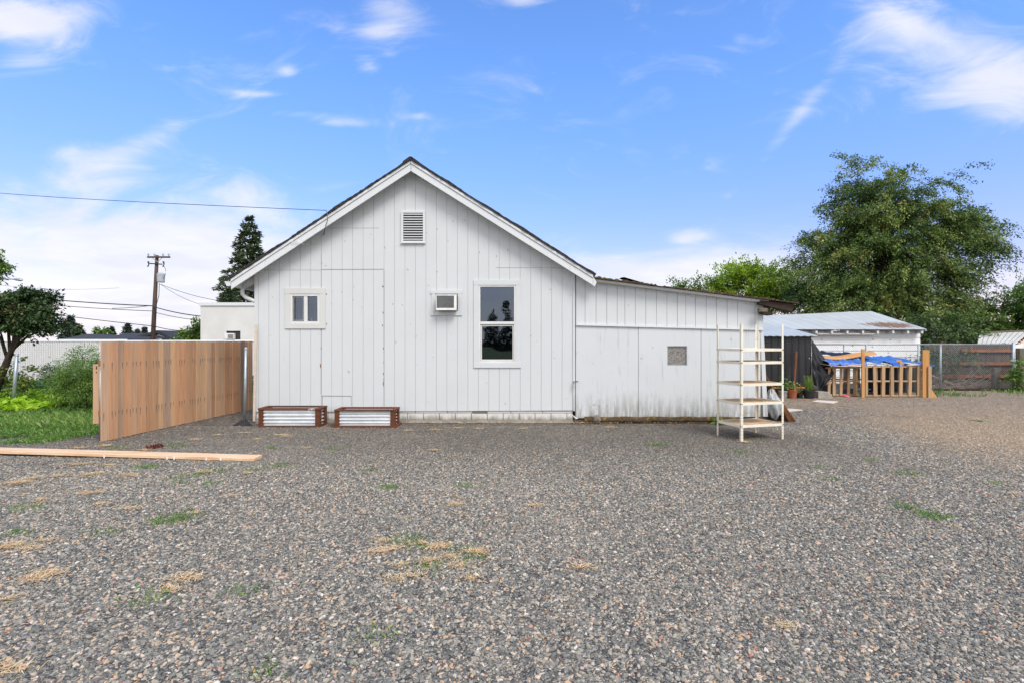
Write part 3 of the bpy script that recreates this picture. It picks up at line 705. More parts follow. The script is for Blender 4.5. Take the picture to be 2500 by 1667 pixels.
H1 = (WX(709), WX(781), WZ(790.5), WZ(718)); H2 = (WX(1168.4), WX(1259.3), WZ(885), WZ(696.7)); H3 = (WX(1066), WX(1115), WZ(757), WZ(722)); H4 = (WX(984), WX(1034.3), WZ(588.4), WZ(521))
holes = [H1, H2, H3, H4]
zb = lambda x: WZ(1004.5-(x-x0)/(x1-x0)*3.5)
ztop = lambda x: roofz(x)-.06
fw = MB(); clad(fw, [x0]+grooves+[x1], zb, ztop, holes, WY, WY+.010, .0065)
mk('front_wall', fw, M['siding'], house)
bk = MB(); clad(bk, [x0, x1], lambda x: zb(x)+.01, ztop, holes, WY+.0105, WY+.09, 0)
mk('wall_core', bk, M['siding'], house)
# the other walls and a dark room behind the windows
sw_ = MB(); DB = WY+8.5
sw_.box(x0, x0+.1, WY+.092, DB, 0.05, roofz(x0)-.07); sw_.box(x1-.1, x1, WY+.092, DB, .05, roofz(x1)-.07)
sw_.prism([(x0+.102, .05), (x1-.102, .05), (x1-.102, roofz(x1-.1)-.08), (AX, AZ-.07), (x0+.102, roofz(x0+.1)-.08)], DB-.1, DB-.001)
mk('side_wall', sw_, M['siding'], house)
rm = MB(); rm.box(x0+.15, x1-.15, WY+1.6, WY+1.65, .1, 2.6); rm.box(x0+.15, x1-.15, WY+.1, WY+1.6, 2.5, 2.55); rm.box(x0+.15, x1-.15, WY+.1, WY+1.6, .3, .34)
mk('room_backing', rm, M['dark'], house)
# seams and repairs between the sheets
sm1 = MB()
def seam(ax_, az_, bx_, bz_, w_): sm1.beam((WX(ax_), WY-.0015, WZ(az_)), (WX(bx_), WY-.0015, WZ(bz_)), w_ if ax_ == bx_ else .004, .004 if ax_ == bx_ else w_, up=(0, 0, 1) if ax_ != bx_ else (0, 1, 0))
seam(784.6, 803, 784, 962, .009); seam(784, 658.6, 937, 658, .007); seam(937.6, 660, 937.6, 990, .007); seam(784.5, 965.5, 858, 966, .009); seam(786.5, 966, 786.5, 996, .009); seam(857.6, 967, 857.6, 990, .005)
seam(784.5, 620, 784.5, 702, .005); seam(780, 557.5, 925, 557.5, .003); seam(640, 659.5, 783, 660, .003); seam(1210, 654, 1372, 654.5, .003)
for x_, z_ in ((934, 700), (935, 764), (934, 795), (784, 850), (783, 893), (936, 850), (937, 884), (936, 912), (937, 925), (797, 719), (797, 791)):
    sm1.add([(WX(x_)-.006, WY-.002, WZ(z_)-.02), (WX(x_)+.009, WY-.002, WZ(z_)-.012), (WX(x_)+.012, WY-.002, WZ(z_)+.014), (WX(x_)-.004, WY-.002, WZ(z_)+.02)], [(0, 1, 2, 3)])
mk('panel_seam', sm1, M['seam'], house)
kn = MB()
for x_, z_, w_, h_ in ((782.5, 892, .013, .05), (935.5, 701, .012, .014), (1171, 617, .006, .02), (1240, 611, .006, .02), (864, 700, .007, .01), (835, 714, .008, .01), (863, 732, .006, .01), (1212, 626, .012, .012), (936, 935, .008, .06), (1042, 569, .007, .01), (1163, 849, .008, .006), (1058, 871, .006, .01)):
    n_ = 9; kn.add([(WX(x_)+w_*math.cos(a)*random.uniform(.7, 1.1), WY-.003, WZ(z_)+h_*math.sin(a)*random.uniform(.7, 1.1)) for a in [2*math.pi*k/n_ for k in range(n_)]], [tuple(range(n_))])
M['knot'] = mat('bare_wood_chip', simple((.30, .15, .07), (.2, .12, .08), .9))
mk('paint_chip', kn, M['knot'], house)
# corner boards
cb = MB(); cb.box(x1-.012, x1+.03, WY-.02, WY-.001, WZ(1002), roofz(x1)-.16); mk('corner_board', cb, M['old_siding'], house)
cg = MB(); cg.box(x1+.031, x1+.046, WY-.006, WY+.01, .0, roofz(x1)-.17); mk('corner_gap', cg, M['seam'], house)
# foundation
fb = MB(); k = 0; x_ = x0+.02
while x_ < x1-.02:
    e_ = min(x_+(.62 if k % 2 == 0 else .31), x1-.01)
    if not (WX(1153) < (x_+e_)/2 < WX(1190)): pass
    fb.box(x_+.006, e_-.006, WY+.02+random.uniform(0, .006), WY+.2, .182, .226, random.random()) if k % 2 == 0 else None; k += 1
    fb.box(x_+.003, e_-.003, WY+.03+random.uniform(0, .004), WY+.2, .045, .111, random.random()) if False else None
    x_ += .31
mk('mortar', MB().box(x0+.02, x1-.01, WY+.045, WY+.2, .05, .25, .3), M['concrete'], house)
x_ = x0-.13
while x_ < x1-.02:
    fb.box(max(x_, x0+.02)+.006, min(x_+.31, x1-.01)-.006, WY+.022, WY+.19, .052, .176, .4); x_ += .31
mk('foundation', fb, M['block'], house, bevel=.003)
ft = MB(); ft.box(x0+.01, x1-.005, WY-.02, WY+.3, -.05, .047); mk('footing', ft, M['concrete'], house, bevel=.01)
vt = MB(); vt.box(WX(1153), WX(1190), WY+.012, WY+.03, WZ(1007.5), WZ(1002.5)); mk('crawl_vent', vt, M['seam'], house)
# fascia: barge board and the moulding above it
def rake(a, b, y0, y1, d0, d1, t=.5):
    return [(a[0], a[1]-d0), (b[0], b[1]-d0), (b[0], b[1]-d1), (a[0], a[1]-d1)]
A_, L_, R_ = (AX, AZ), (LX, LZ), (RX, RZ)
for (p_, r_) in ((L_, A_), (A_, R_)):
    fs_ = MB(); c1 = .0 if True else 0
    gp = .003
    a_, b_ = (p_, (r_[0]-gp, r_[1])) if r_ is A_ else ((p_[0]+gp, p_[1]), r_)
    fs_.prism(rake(a_, b_, 0, 0, .195, .058), FY, FY+.03)
    mk('barge_board', fs_, M['fascia'], house, bevel=.003)
    f2 = MB(); f2.prism(rake(a_, b_, 0, 0, .0555, .0), FY-.018, FY+.03); mk('rake_moulding', f2, M['fascia'], house, bevel=.002)
    ln_ = MB(); ln_.prism(rake(a_, b_, 0, 0, .0578, .0552), FY+.002, FY+.028); mk('rake_joint', ln_, M['seam'], house)
    sf = MB(); sf.prism(rake(a_, b_, 0, 0, .075, .045), FY+.031, WY+.088); mk('rake_soffit', sf, M['trim'], house)
# plumb cut end block of the right barge board
eb = MB(); eb.prism([(RX+.001, RZ-.21), (RX+.034, RZ-.215), (RX+.068, RZ-.14), (RX+.001, RZ-.03)], FY-.004, FY+.03); mk('barge_end', eb, M['fascia'], house, bevel=.003)
# shingle roof: wavy front edge, thick
def shingles(a, b, y0, y1, th, over0, over1, mt, nm, par, nseg=70, wob=.010, amp=.012):
    mb = MB(); dxx, dzz = b[0]-a[0], b[1]-a[1]; L = math.hypot(dxx, dzz); ux, uz = dxx/L, dzz/L; nx_, nz_ = -uz, ux
    rows = []
    for i in range(nseg+1):
        s_ = -over0+(L+over0+over1)*i/nseg
        t_ = th+amp*(math.sin(s_*3.1)+math.sin(s_*7.7+1))*.5+random.uniform(-wob, wob)*.5
        yo = random.uniform(-.012, .012); c_ = (a[0]+ux*s_, a[1]+uz*s_)
        rows.append(((c_[0], y0+yo, c_[1]+.002), (c_[0]+nx_*t_, y0+yo+.004, c_[1]+nz_*t_), (c_[0]+nx_*t_, y1, c_[1]+nz_*t_), (c_[0], y1, c_[1]+.002)))
    vs_ = [p for r in rows for p in r]; n_ = len(rows)
    fs_ = [(i*4+k, (i+1)*4+k, (i+1)*4+(k+1) % 4, i*4+(k+1) % 4) for i in range(n_-1) for k in range(4)]
    fs_ += [(0, 1, 2, 3), tuple((n_-1)*4+k for k in (3, 2, 1, 0))]
    mb.add(vs_, fs_); return mk(nm, mb, mt, par)
shingles(L_, A_, FY-.035, DB+.25, .045, .03, .02, M['shingle'], 'roof', house)
shingles(A_, R_, FY-.035, DB+.25, .045, .02, .04, M['shingle'], 'roof', house)
rc = MB(); rc.prism([(AX-.15, AZ-.045), (AX, AZ+.05), (AX+.15, AZ-.045), (AX+.14, AZ-.02), (AX+.02, AZ+.066), (AX-.02, AZ+.066), (AX-.14, AZ-.02)][::1], FY-.04, DB+.26); mk('ridge_cap', rc, M['shingle'], house)
# left eave: rafter tails, sub fascia, gutter and downspout
ev = MB()
for y_ in (FY+.35, FY+1.0, FY+1.7, FY+2.4, FY+3.1): mk('rafter_tail', MB().prism([(LX+.04, LZ-.16), (x0-.001, roofz(x0)-.22), (x0-.001, roofz(x0)-.03), (LX+.04, LZ-.04)], y_, y_+.045), M['trim'], house)
ef = MB(); ef.box(LX+.012, LX+.035, FY+.032, DB, LZ-.14, LZ-.02); mk('eave_board', ef, M['trim'], house)
es = MB(); es.prism([(LX+.01, LZ-.005), (x0-.002, roofz(x0)-.005), (x0-.002, roofz(x0)-.02), (LX+.01, LZ-.02)], FY+.032, DB); mk('eave_deck', es, M['trim'], house)
gu = MB(); gx = LX-.112; gz = LZ-.135
prof = [(gx+.105, gz+.095), (gx+.105, gz+.01), (gx+.03, gz), (gx+.012, gz+.05), (gx-.008, gz+.085), (gx-.008, gz+.095), (gx, gz+.095), (gx+.016, gz+.055), (gx+.034, gz+.006), (gx+.10, gz+.016), (gx+.10, gz+.095)]
gu.prism([(a, b) for a, b in prof][::-1], FY+.0, DB); gu.prism([(gx-.008, gz+.09), (gx+.03, gz), (gx+.105, gz+.01), (gx+.105, gz+.095)], FY-.004, FY-.001)
mk('gutter', gu, M['trim'], house)
dsp = MB(); e0 = P(592, 706, 9.98); dsp.tube([e0+Vector((0, .0, .0)), P(592, 716, 9.98), P(594, 721, 9.98), P(600, 727, 9.98), P(619, 735, 9.98), P(632, 738, 9.99)], .038, 8, cap=True); mk('downspout', dsp, M['trim'], house, smooth=True)

def frame_rect(mb, X0, X1, Z0, Z1, w, y0, y1, t=.5):     # butt-jointed frame
    mb.box(X0, X1, y0, y1, Z1-w, Z1, t); mb.box(X0, X1, y0, y1, Z0, Z0+w, t)
    mb.box(X0, X0+w, y0, y1, Z0+w, Z1-w, t); mb.box(X1-w, X1, y0, y1, Z0+w, Z1-w, t)
def casing(par, X0, X1, Z0, Z1, I, mt, ear=0.0):        # outer board trim round the opening I
    mb = MB(); y0, y1 = WY-.022, WY-.001
    mb.box(X0, X1, y0, y1, I[3], Z1); mb.box(X0, X1, y0, y1, Z0, I[2]); mb.box(X0+ear, I[0], y0+.003, y1, I[2], I[3]); mb.box(I[1], X1-.004, y0+.003, y1, I[2], I[3])
    return mk('casing', mb, mt, par, bevel=.002)
w1 = mk('window', (lambda m_: (frame_rect(m_, H1[0]+.001, H1[1]-.001, H1[2]+.001, H1[3]-.001, .043, WY-.012, WY+.06), m_)[1])(MB()), M['vinyl'], house, bevel=.002)
casing(w1, WX(696.4), WX(794.7), WZ(802.6), WZ(704), (H1[0]+.001, H1[1]-.001, H1[2]+.001, H1[3]-.001), M['cream'])
mm = MB(); mm.box(WX(742.4), WX(750.4), WY-.006, WY+.05, H1[2]+.045, H1[3]-.045); mk('mullion', mm, M['vinyl'], w1)
sc = MB(); frame_rect(sc, WX(716.0), WX(741.4), H1[2]+.054, H1[3]-.054, .018, WY+.002, WY+.016); mk('screen_frame', sc, M['grille'], w1)
pn = MB(); pn.add([(H1[0]+.045, WY+.03, H1[2]+.045), (H1[1]-.045, WY+.03, H1[2]+.045), (H1[1]-.045, WY+.03, H1[3]-.045), (H1[0]+.045, WY+.03, H1[3]-.045)], [(0, 1, 2, 3)]); mk('pane', pn, M['glass'], w1)
for (ca, cb_) in ((714, 733), (756, 772)):
    cu = MB(); cu.grid(lambda u_, v_: (WX(ca+(cb_-ca)*(.5+(u_-.5)*(.55+.45*abs(v_-.45)*2))), WY+.16+.016*math.sin(u_*24), H1[2]-.05+v_*(H1[3]-H1[2]+.1)), 30, 10)
    mk('curtain', cu, M['cloth'], house, smooth=True)
jar = thing('jar', (WX(757.5), WY+.07, H1[2]+.05), 'small white jar standing behind the glass of the twin paned window', 'jar')
mk('body', MB().lathe([(.0, 0), (.017, 0), (.018, .045), (.013, .055), (.013, .06), (0, .06)], 12, (WX(757.5), WY+.075, H1[2]+.05)), M['vinyl'], jar, smooth=True)
mk('lid', MB().lathe([(.0145, .058), (.0145, .072), (0, .072)], 12, (WX(757.5), WY+.075, H1[2]+.05)), M['tape'], jar)

w2 = mk('window', (lambda m_: (frame_rect(m_, H2[0]+.001, H2[1]-.001, H2[2]+.001, H2[3]-.001, .033, WY-.012, WY+.07), m_)[1])(MB()), M['vinyl'], house, bevel=.002)
casing(w2, WX(1156.5), WX(1271.8), WZ(897), WZ(684.5), (H2[0]+.001, H2[1]-.001, H2[2]+.001, H2[3]-.001), M['siding'])
mr_ = MB(); mr_.box(H2[0]+.036, H2[1]-.036, WY-.008, WY+.05, WZ(792), WZ(785.5)); mk('meeting_rail', mr_, M['vinyl'], w2, bevel=.002)
sa = MB(); frame_rect(sa, H2[0]+.036, H2[1]-.036, H2[2]+.036, WZ(793), .028, WY+.012, WY+.035); mk('sash', sa, M['cream'], w2)
for (za, zb_, y_) in ((WZ(786), H2[3]-.03, WY+.022), (H2[2]+.05, WZ(795), WY+.03)):
    pn = MB(); pn.add([(H2[0]+.03, y_, za), (H2[1]-.03, y_, za), (H2[1]-.03, y_, zb_), (H2[0]+.03, y_, zb_)], [(0, 1, 2, 3)]); mk('pane', pn, M['glass'], w2)

# gable vent
gvn = MB(); frame_rect(gvn, WX(980), WX(1038), WZ(594.5), WZ(516.5), .038, WY-.034, WY-.0); gvn.box(WX(978), WX(1040), WY-.008, WY-.001, WZ(598), WZ(594.7)); gvn.box(WX(979), WX(1039), WY-.045, WY-.0345, WZ(595.5), WZ(592.5))
gv = mk('gable_vent', gvn, M['trim'], house, bevel=.002)
lv = MB()
for i in range(11):
    z_ = WZ(524.2+i*6.1); lv.add([(WX(984.5), WY-.026, z_-.012), (WX(1034), WY-.026, z_-.012), (WX(1034), WY-.026, z_+.007), (WX(984.5), WY-.026, z_+.007), (WX(984.5), WY+.01, z_-.005), (WX(1034), WY+.01, z_-.005), (WX(1034), WY+.01, z_+.010), (WX(984.5), WY+.01, z_+.010)],
        [(0, 1, 2, 3), (3, 2, 6, 7), (1, 0, 4, 5), (4, 7, 6, 5), (0, 3, 7, 4), (1, 5, 6, 2)])
mk('louvre', lv, M['trim'], gv)
vb = MB(); vb.box(WX(983), WX(1035.5), WY+.05, WY+.055, WZ(590), WZ(520)); mk('vent_screen', vb, M['black'], gv)

# air conditioner through the wall
ac = thing('air_conditioner', (WX(1090), WY, WZ(759)), 'small white air conditioner with grey fins through the house wall', 'air conditioner')
ax0, ax1, az0, az1 = -.0, 0, 0, 0
AYf = WY-.19; s_ = F/AYf
ax0, ax1 = (1063.7-1250)/s_, (1114.6-1250)/s_; az0, az1 = CH-(758-833.5)/s_, CH-(720-833.5)/s_
bd = MB(); bd.box(ax0+.012, ax1-.004, AYf+.03, WY+.06, az0+.012, az1-.006); mk('case', bd, M['acdark'], ac, bevel=.004)
fr_ = MB(); wl = .026; wr = .05
fr_.box(ax0, ax1, AYf, AYf+.03, az1-.02, az1); fr_.box(ax0, ax1, AYf, AYf+.03, az0, az0+.042); fr_.box(ax0, ax0+wl*.6, AYf, AYf+.03, az0+.042, az1-.02); fr_.box(ax1-wr, ax1, AYf, AYf+.03, az0+.042, az1-.02)
mk('front_frame', fr_, M['acbody'], ac, bevel=.003)
gr = MB(); gr.box(ax0+.016, ax1-wr, AYf+.018, AYf+.024, az0+.042, az1-.02)
for i in range(22):
    z_ = az0+.05+i*(az1-az0-.075)/21; gr.box(ax0+.016, ax1-wr, AYf+.006, AYf+.0175, z_-.0016, z_+.0016)
mk('grille', gr, M['grille'], ac)
cs = MB(); I3 = (WX(1063), WX(1118), WZ(761), WZ(718))
cs.box(WX(1051), WX(1128.5), WY-.02, WY-.001, I3[3], WZ(709)); cs.box(WX(1052.5), WX(1128.5), WY-.02, WY-.001, WZ(771), I3[2]); cs.box(WX(1054), I3[0], WY-.017, WY-.001, I3[2], I3[3]); cs.box(I3[1], WX(1127.8), WY-.017, WY-.001, I3[2], I3[3])
mk('opening_trim', cs, M['siding'], house, bevel=.002)

# service drop and the loose cable on the rake
sd = MB(); a_ = P(797, 514.5, FY-.05); b_ = P(-140, 458, 34.0)
sd.tube([a_.lerp(b_, t)-Vector((0, 0, .12*4*t*(1-t))) for t in [i/24 for i in range(25)]], [.006+.011*i/24 for i in range(25)], 5)
mk('service_cable', sd, M['wire'], None, 'thin grey overhead cable running from the left sky to the house rake', 'cable')
lc = MB(); lc.tube([P(797, 514.5, FY-.05), P(800, 525, FY-.06), P(800, 538, FY-.06), P(795, 552, FY-.02), P(790, 575, WY-.01)], .007, 5)
mk('hanging_wire', lc, M['seam'], house)
lc = MB(); lc.tube([P(711, 592, FY-.03), P(722, 589.5, FY-.04), P(735, 594, FY-.02), P(746, 598, WY-.05), P(758, 599, WY-.02), P(770, 595, WY-.01), P(785, 583, WY-.01)], .006, 5)
mk('hanging_wire', lc, M['vinyl'], house)

# ------------------------------------------------------------------ LEAN-TO SHED on the right of the house
lean = thing('lean_to_shed', (WX(1630), WY, 0), 'low white weathered lean-to shed with mossy sloping roof beside the house', 'shed')
lx0, lx1 = x1+.048, WX(1864); LY = WY+.0
EA = ((1450-1250)/SF, CH-(679-833.5)/SF); EB = ((1947.5-1250)/SF, CH-(741-833.5)/SF)
ltop = lambda x: EA[1]+(x-EA[0])*(EB[1]-EA[1])/(EB[0]-EA[0])-.04 if x > RX else roofz(x)-.08
bat = lambda x: WZ(791.5+(x-WX(1401))/(WX(1861)-WX(1401))*11.8)
z5 = lambda v_: 1380+v_/3.1367
cuts5 = [lx0]+[WX(z5(v_)) for v_ in (152, 236, 318, 398, 457, 537, 617, 698, 779, 859, 923, 998, 1079, 1159, 1240, 1320, 1453)]+[lx1]
up_ = MB()
for i in range(len(cuts5)-1):
    a, b = cuts5[i]+.0035, cuts5[i+1]-.0035
    ks = [a]+([RX] if a < RX < b else [])+[b]
    for kk in range(len(ks)-1): up_.prism([(ks[kk], bat(ks[kk])), (ks[kk+1], bat(ks[kk+1])), (ks[kk+1], ltop(ks[kk+1])), (ks[kk], ltop(ks[kk]))], LY+random.uniform(-.002, .002), LY+.015)
mk('upper_wall', up_, M['siding'], lean)
cr = MB(); cr.prism([(lx0, .13), (WX(1862), .13), (WX(1862), bat(WX(1862))), (WX(1862), ltop(WX(1862))), (RX, ltop(RX)-.02), (lx0, ltop(lx0)-.02)], LY+.018, LY+.09)
# leave the little window open: core is only behind the panels around it
cr = MB(); HW = (WX(1628.6), WX(1677), WZ(891.6), WZ(844.4))
for a, b in ((lx0, HW[0]), (HW[1], WX(1862))): 
    ks = [a]+([RX] if a < RX < b else [])+[b]
    for kk in range(len(ks)-1): cr.prism([(ks[kk], .13), (ks[kk+1], .13), (ks[kk+1], ltop(ks[kk+1])-.01), (ks[kk], ltop(ks[kk])-.01)], LY+.018, LY+.09)
cr.prism([(HW[0], HW[3]), (HW[1], HW[3]), (HW[1], ltop(HW[1])-.01), (HW[0], ltop(HW[0])-.01)], LY+.018, LY+.09); cr.box(HW[0], HW[1], LY+.018, LY+.09, .13, HW[2])
mk('wall_core', cr, M['siding'], lean)
lw = MB(); lowz = lambda x: WZ(1019.5-(x-lx0)/(lx1-lx0)*3)
pan = [(lx0, WX(1557.7), -.010), (WX(1558.6), WX(1710.4), -.013), (WX(1711.8), WX(1856), -.009)]
for a, b, yo in pan:
    hs_ = [(max(a, HW[0]), min(b, HW[1]))] if a < HW[0] < b else []
    if hs_:
        lw.prism([(a, lowz(a)), (HW[0], lowz(HW[0])), (HW[0], bat(HW[0])-.03), (a, bat(a)-.03)], LY+yo, LY+.013)
        lw.prism([(HW[1], lowz(HW[1])), (b, lowz(b)), (b, bat(b)-.03), (HW[1], bat(HW[1])-.03)], LY+yo, LY+.013)
        lw.prism([(HW[0], HW[3]), (HW[1], HW[3]), (HW[1], bat(HW[1])-.03), (HW[0], bat(HW[0])-.03)], LY+yo, LY+.013)
        lw.box(HW[0], HW[1], LY+yo, LY+.013, lowz(HW[0]), HW[2])
    else: lw.prism([(a, lowz(a)), (b, lowz(b)), (b, bat(b)-.03), (a, bat(a)-.03)], LY+yo, LY+.013)
mk('lower_panel', lw, M['old_siding'], lean)
bt = MB(); bt.prism([(lx0, bat(lx0)-.028), (WX(1862), bat(WX(1862))-.028), (WX(1862), bat(WX(1862))-.003), (lx0, bat(lx0)-.003)], LY-.045, LY-.004); mk('batten', bt, M['trim'], lean, bevel=.003)
gp_ = MB(); gp_.prism([(WX(1857.5), .1), (WX(1861.5), .1), (WX(1855.7), bat(lx1)-.035), (WX(1853.2), bat(lx1)-.035)], LY-.004, LY+.012); mk('corner_gap', gp_, M['seam'], lean)
cbd = MB(); cbd.prism([(WX(1862), .12), (WX(1874), .12), (WX(1863.5), bat(lx1)-.035), (WX(1856), bat(lx1)-.035)], LY-.016, LY+.05); mk('corner_board', cbd, M['old_siding'], lean)
for sx0 in (1557.7, 1710.4):
    sm2 = MB(); sm2.box(WX(sx0+.1), WX(sx0+1.3), LY-.006, LY+.012, lowz(WX(sx0)), bat(WX(sx0))-.03); mk('panel_seam', sm2, M['seam'], lean)
# small square window with patterned glass
lwn = mk('window', (lambda m_: (frame_rect(m_, HW[0]+.001, HW[1]-.001, HW[2]+.001, HW[3]-.001, .014, LY-.002, LY+.03), m_)[1])(MB()), M['galv'], lean)
lp = MB(); lp.box(HW[0]+.013, HW[1]-.013, LY+.016, LY+.022, HW[2]+.013, HW[3]-.013); mk('pane', lp, M['lace'], lwn)
ss = MB(); ss.box(WX(1862)-.06, WX(1862), LY+.092, DB-1, .05, ltop(WX(1862))-.05); ss.box(lx0, WX(1862)-.06, DB-1.06, DB-1, .05, 2.0); mk('side_wall', ss, M['siding'], lean)
sh = MB(); sh.grid(lambda u_, v_: (lx0-.05+(5.0-lx0)*u_, 9.80+.2*v_+.03*math.sin(u_*37), -.02+(.085+.05*math.sin(u_*11+1)*math.sin(u_*5)+.02*math.sin(u_*41))*(.2+.8*v_ if v_ < 1 else 1)), 90, 6)
mk('dirt_bank', sh, M['soil'], None, kind='structure', smooth=True)
sl_ = MB(); sl_.grid(lambda u_, v_: (WX(1425)+(WX(1800)-WX(1425))*u_, LY-.06-.05*math.sin(v_*3.14)+.008*math.sin(u_*50), .0+.125*v_+.006*math.sin(u_*31)), 60, 6); 
mk('mossy_sill', sl_, M['moss'], lean, smooth=True)
# roof: mossy deck, ragged front edge, overhanging beam
shingles(EA, EB, FY+.02, DB-.8, .028, .05, .03, M['moss'], 'roof', lean, nseg=110, wob=.03, amp=.014)
ed = MB(); ed.prism([(EA[0], EA[1]-.045), (EB[0]-.5, ltop(EB[0]-.5)-.006), (EB[0]-.5, ltop(EB[0]-.5)+.036), (EA[0], EA[1]-.004)], FY+.10, LY+.6); mk('roof_deck', ed, M['fascia'], lean)
rb_ = MB(); X_ = lambda px: (px-1250)/SF
rb_.prism([(X_(1858), FZ(742)), (X_(1940), FZ(762)), (X_(1944), FZ(745)), (X_(1944), FZ(741.5)), (X_(1862), FZ(733))], FY+.08, FY+.2); mk('rafter_beam', rb_, M['beam'], lean, bevel=.006)
pe = MB(); pe.beam((X_(1855), FY+.06, FZ(757)), (X_(1876), FY+.06, FZ(757.5)), .09, .075); mk('plate_end', pe, M['greypost'], lean, bevel=.01)
pe = MB(); pe.prism([(X_(1866), FZ(766)), (X_(1896), FZ(769)), (X_(1896), FZ(757)), (X_(1868), FZ(759))], FY+.15, FY+.35); mk('plate_end', pe, M['beam'], lean)
fl = MB(); fl.grid(lambda u_, v_: (X_(1526+70*u_), FY+.05+.5*v_, FZ(676.5+ 18*u_)-.02*u_+.03*math.sin(v_*2)), 8, 4); fl.grid(lambda u_, v_: (X_(1526+70*u_), FY+.05+.5*v_, FZ(683.5+ 12.5*u_)-.02*u_), 8, 4)
mk('loose_roofing', fl, M['shingle'], lean)
tap = thing('hose_tap', (WX(1403), WY-.02, WZ(930)), 'small green garden tap on the seam between house and lean-to', 'tap')
mk('body', MB().tube([(WX(1401), WY-.005, WZ(930)), (WX(1401), WY-.10, WZ(930)), (WX(1403), WY-.13, WZ(934))], .014, 8), M['galv'], tap)
M['greenpaint'] = mat('green_metal', simple((.02, .11, .07), (.015, .07, .05), .5))
mk('handle', MB().lathe([(0, 0), (.03, .003), (.034, .012), (.03, .02), (0, .022)], 12, (WX(1406), WY-.12, WZ(931))), M['greenpaint'], tap)
rk = MB(); rk.lathe([(0, 0), (.06, .0), (.085, .05), (.065, .11), (.03, .135), (0, .14)], 9, (WX(1455), 9.84, .02)); rk.v = [p+Vector((random.uniform(-.012, .012),)*3) for p in rk.v]
mk('rock', rk, M['rock'], None, 'grey brown rock leaning at the foot of the lean-to wall', 'rock')
fla = MB(); fla.add([P(1396, 1010, 9.8), P(1412, 1021, 9.72), P(1406, 1021.5, 9.74), P(1400, 1018, 9.8)], [(0, 1, 2, 3)]); fla.add([P(1396, 1010, 9.82), P(1412, 1021, 9.74), P(1406, 1021.5, 9.76), P(1400, 1018, 9.82)], [(3, 2, 1, 0)])
mk('bent_flashing', fla, M['vinyl'], lean)
# weed at the lean-to
Vw, tw = leaves_from(np.array([WX(1742), 9.72, .06])+rng.normal(0, 1, (26, 3))*[.07, .04, .05], rng.normal(0, 1, (26, 3)), .13, .075, rng.uniform(0, 1, 26), .1)
npmesh('leafy_weed', Vw, 4, tw, M['leaf_mid'], label='broad leaved green weed growing behind the metal rack', cat='weed')

# ------------------------------------------------------------------ PLANTERS
def planter(px0, px1, dpt, label, flip):
    Yf = 9.41; X0, X1 = (px0-1250)/F*Yf, (px1-1250)/F*Yf; Z1 = .352 if not flip else .325
    r = thing('planter_box', ((X0+X1)/2, Yf, 0), label, 'planter', 'corrugated metal planter boxes along the house wall')
    pw_ = .085
    for a in (X0, X1-pw_):
        for y_ in (Yf, Yf+dpt-.03): mk('corner_post', MB().box(a, a+pw_, y_, y_+.03, .032, Z1-.032, random.random()), M['redwood'], r, bevel=.003)
    for (xx, s1) in ((X0, 1), (X1, -1)):
        for ya, yb in ((Yf+.031, Yf+.09), (Yf+dpt-.09, Yf+dpt-.031)): mk('corner_post', MB().box(min(xx, xx+s1*.03), max(xx, xx+s1*.03), ya, yb, .032, Z1-.032, random.random()), M['redwood'], r)
    e = .045 if flip else .0
    mk('base_rail', MB().box(X0-e*1.2, X1+e, Yf-.012-e, Yf+.035, .0, .031, .3).box(X0, X0+.05, Yf+.036, Yf+dpt, 0, .031, .3).box(X1-.05, X1+e, Yf+.036, Yf+dpt, 0, .031, .6).box(X0+.051, X1-.051, Yf+dpt-.04, Yf+dpt, 0, .031), M['redwood'], r, bevel=.003)
    mk('top_rail', MB().box(X0-.006, X1+.006, Yf-.012, Yf+.045, Z1-.031, Z1, .2).box(X0-.006, X0+.06, Yf+.046, Yf+dpt-.05, Z1-.031, Z1, .5).box(X1-.06, X1+.006, Yf+.046, Yf+dpt-.05, Z1-.031, Z1, .7).box(X0-.006, X1+.006, Yf+dpt-.049, Yf+dpt+.006, Z1-.031, Z1, .4), M['redwood'], r, bevel=.003)
    def corr(fx):
        mb = MB(); n = 72; za, zb_ = .034, Z1-.033; nw = 4.35
        vs_ = []
        for j in range(n+1):
            z_ = za+(zb_-za)*j/n; o_ = .023*math.sin(2*math.pi*nw*j/n+2.6); vs_ += fx(z_, o_)
        mb.add(vs_, [(2*j, 2*j+1, 2*j+3, 2*j+2) for j in range(n)]); return mb
    mk('corrugated_panel', corr(lambda z_, o_: [(X0+pw_-.01, Yf+.03-o_, z_), (X1-pw_+.01, Yf+.03-o_, z_)]), M['corr'], r, smooth=True)
    mk('corrugated_panel', corr(lambda z_, o_: [(X1-.05+o_, Yf+.05, z_), (X1-.05+o_, Yf+dpt-.05, z_)]), M['corr'], r, smooth=True)
    mk('corrugated_panel', corr(lambda z_, o_: [(X0+pw_-.01, Yf+dpt-.05+o_, z_), (X1-pw_+.01, Yf+dpt-.05+o_, z_)]), M['corr'], r, smooth=True)
    if not flip:
        tg = MB(); tx = X0+.93; tg.box(tx, tx+.01, Yf-.0145, Yf-.0125, Z1-.055, Z1-.008).box(tx+.02, tx+.11, Yf-.0145, Yf-.0125, Z1-.018, Z1-.006).box(tx+.05, tx+.06, Yf-.0145, Yf-.0125, Z1-.04, Z1-.018); mk('torn_label', tg, M['tape'], r)
    return r
planter(630.8, 780.5, .38, 'corrugated planter box with red wood frame nearest the galvanised post', False)
planter(816.5, 964, .40, 'corrugated planter box with projecting base board, right of its twin', True)

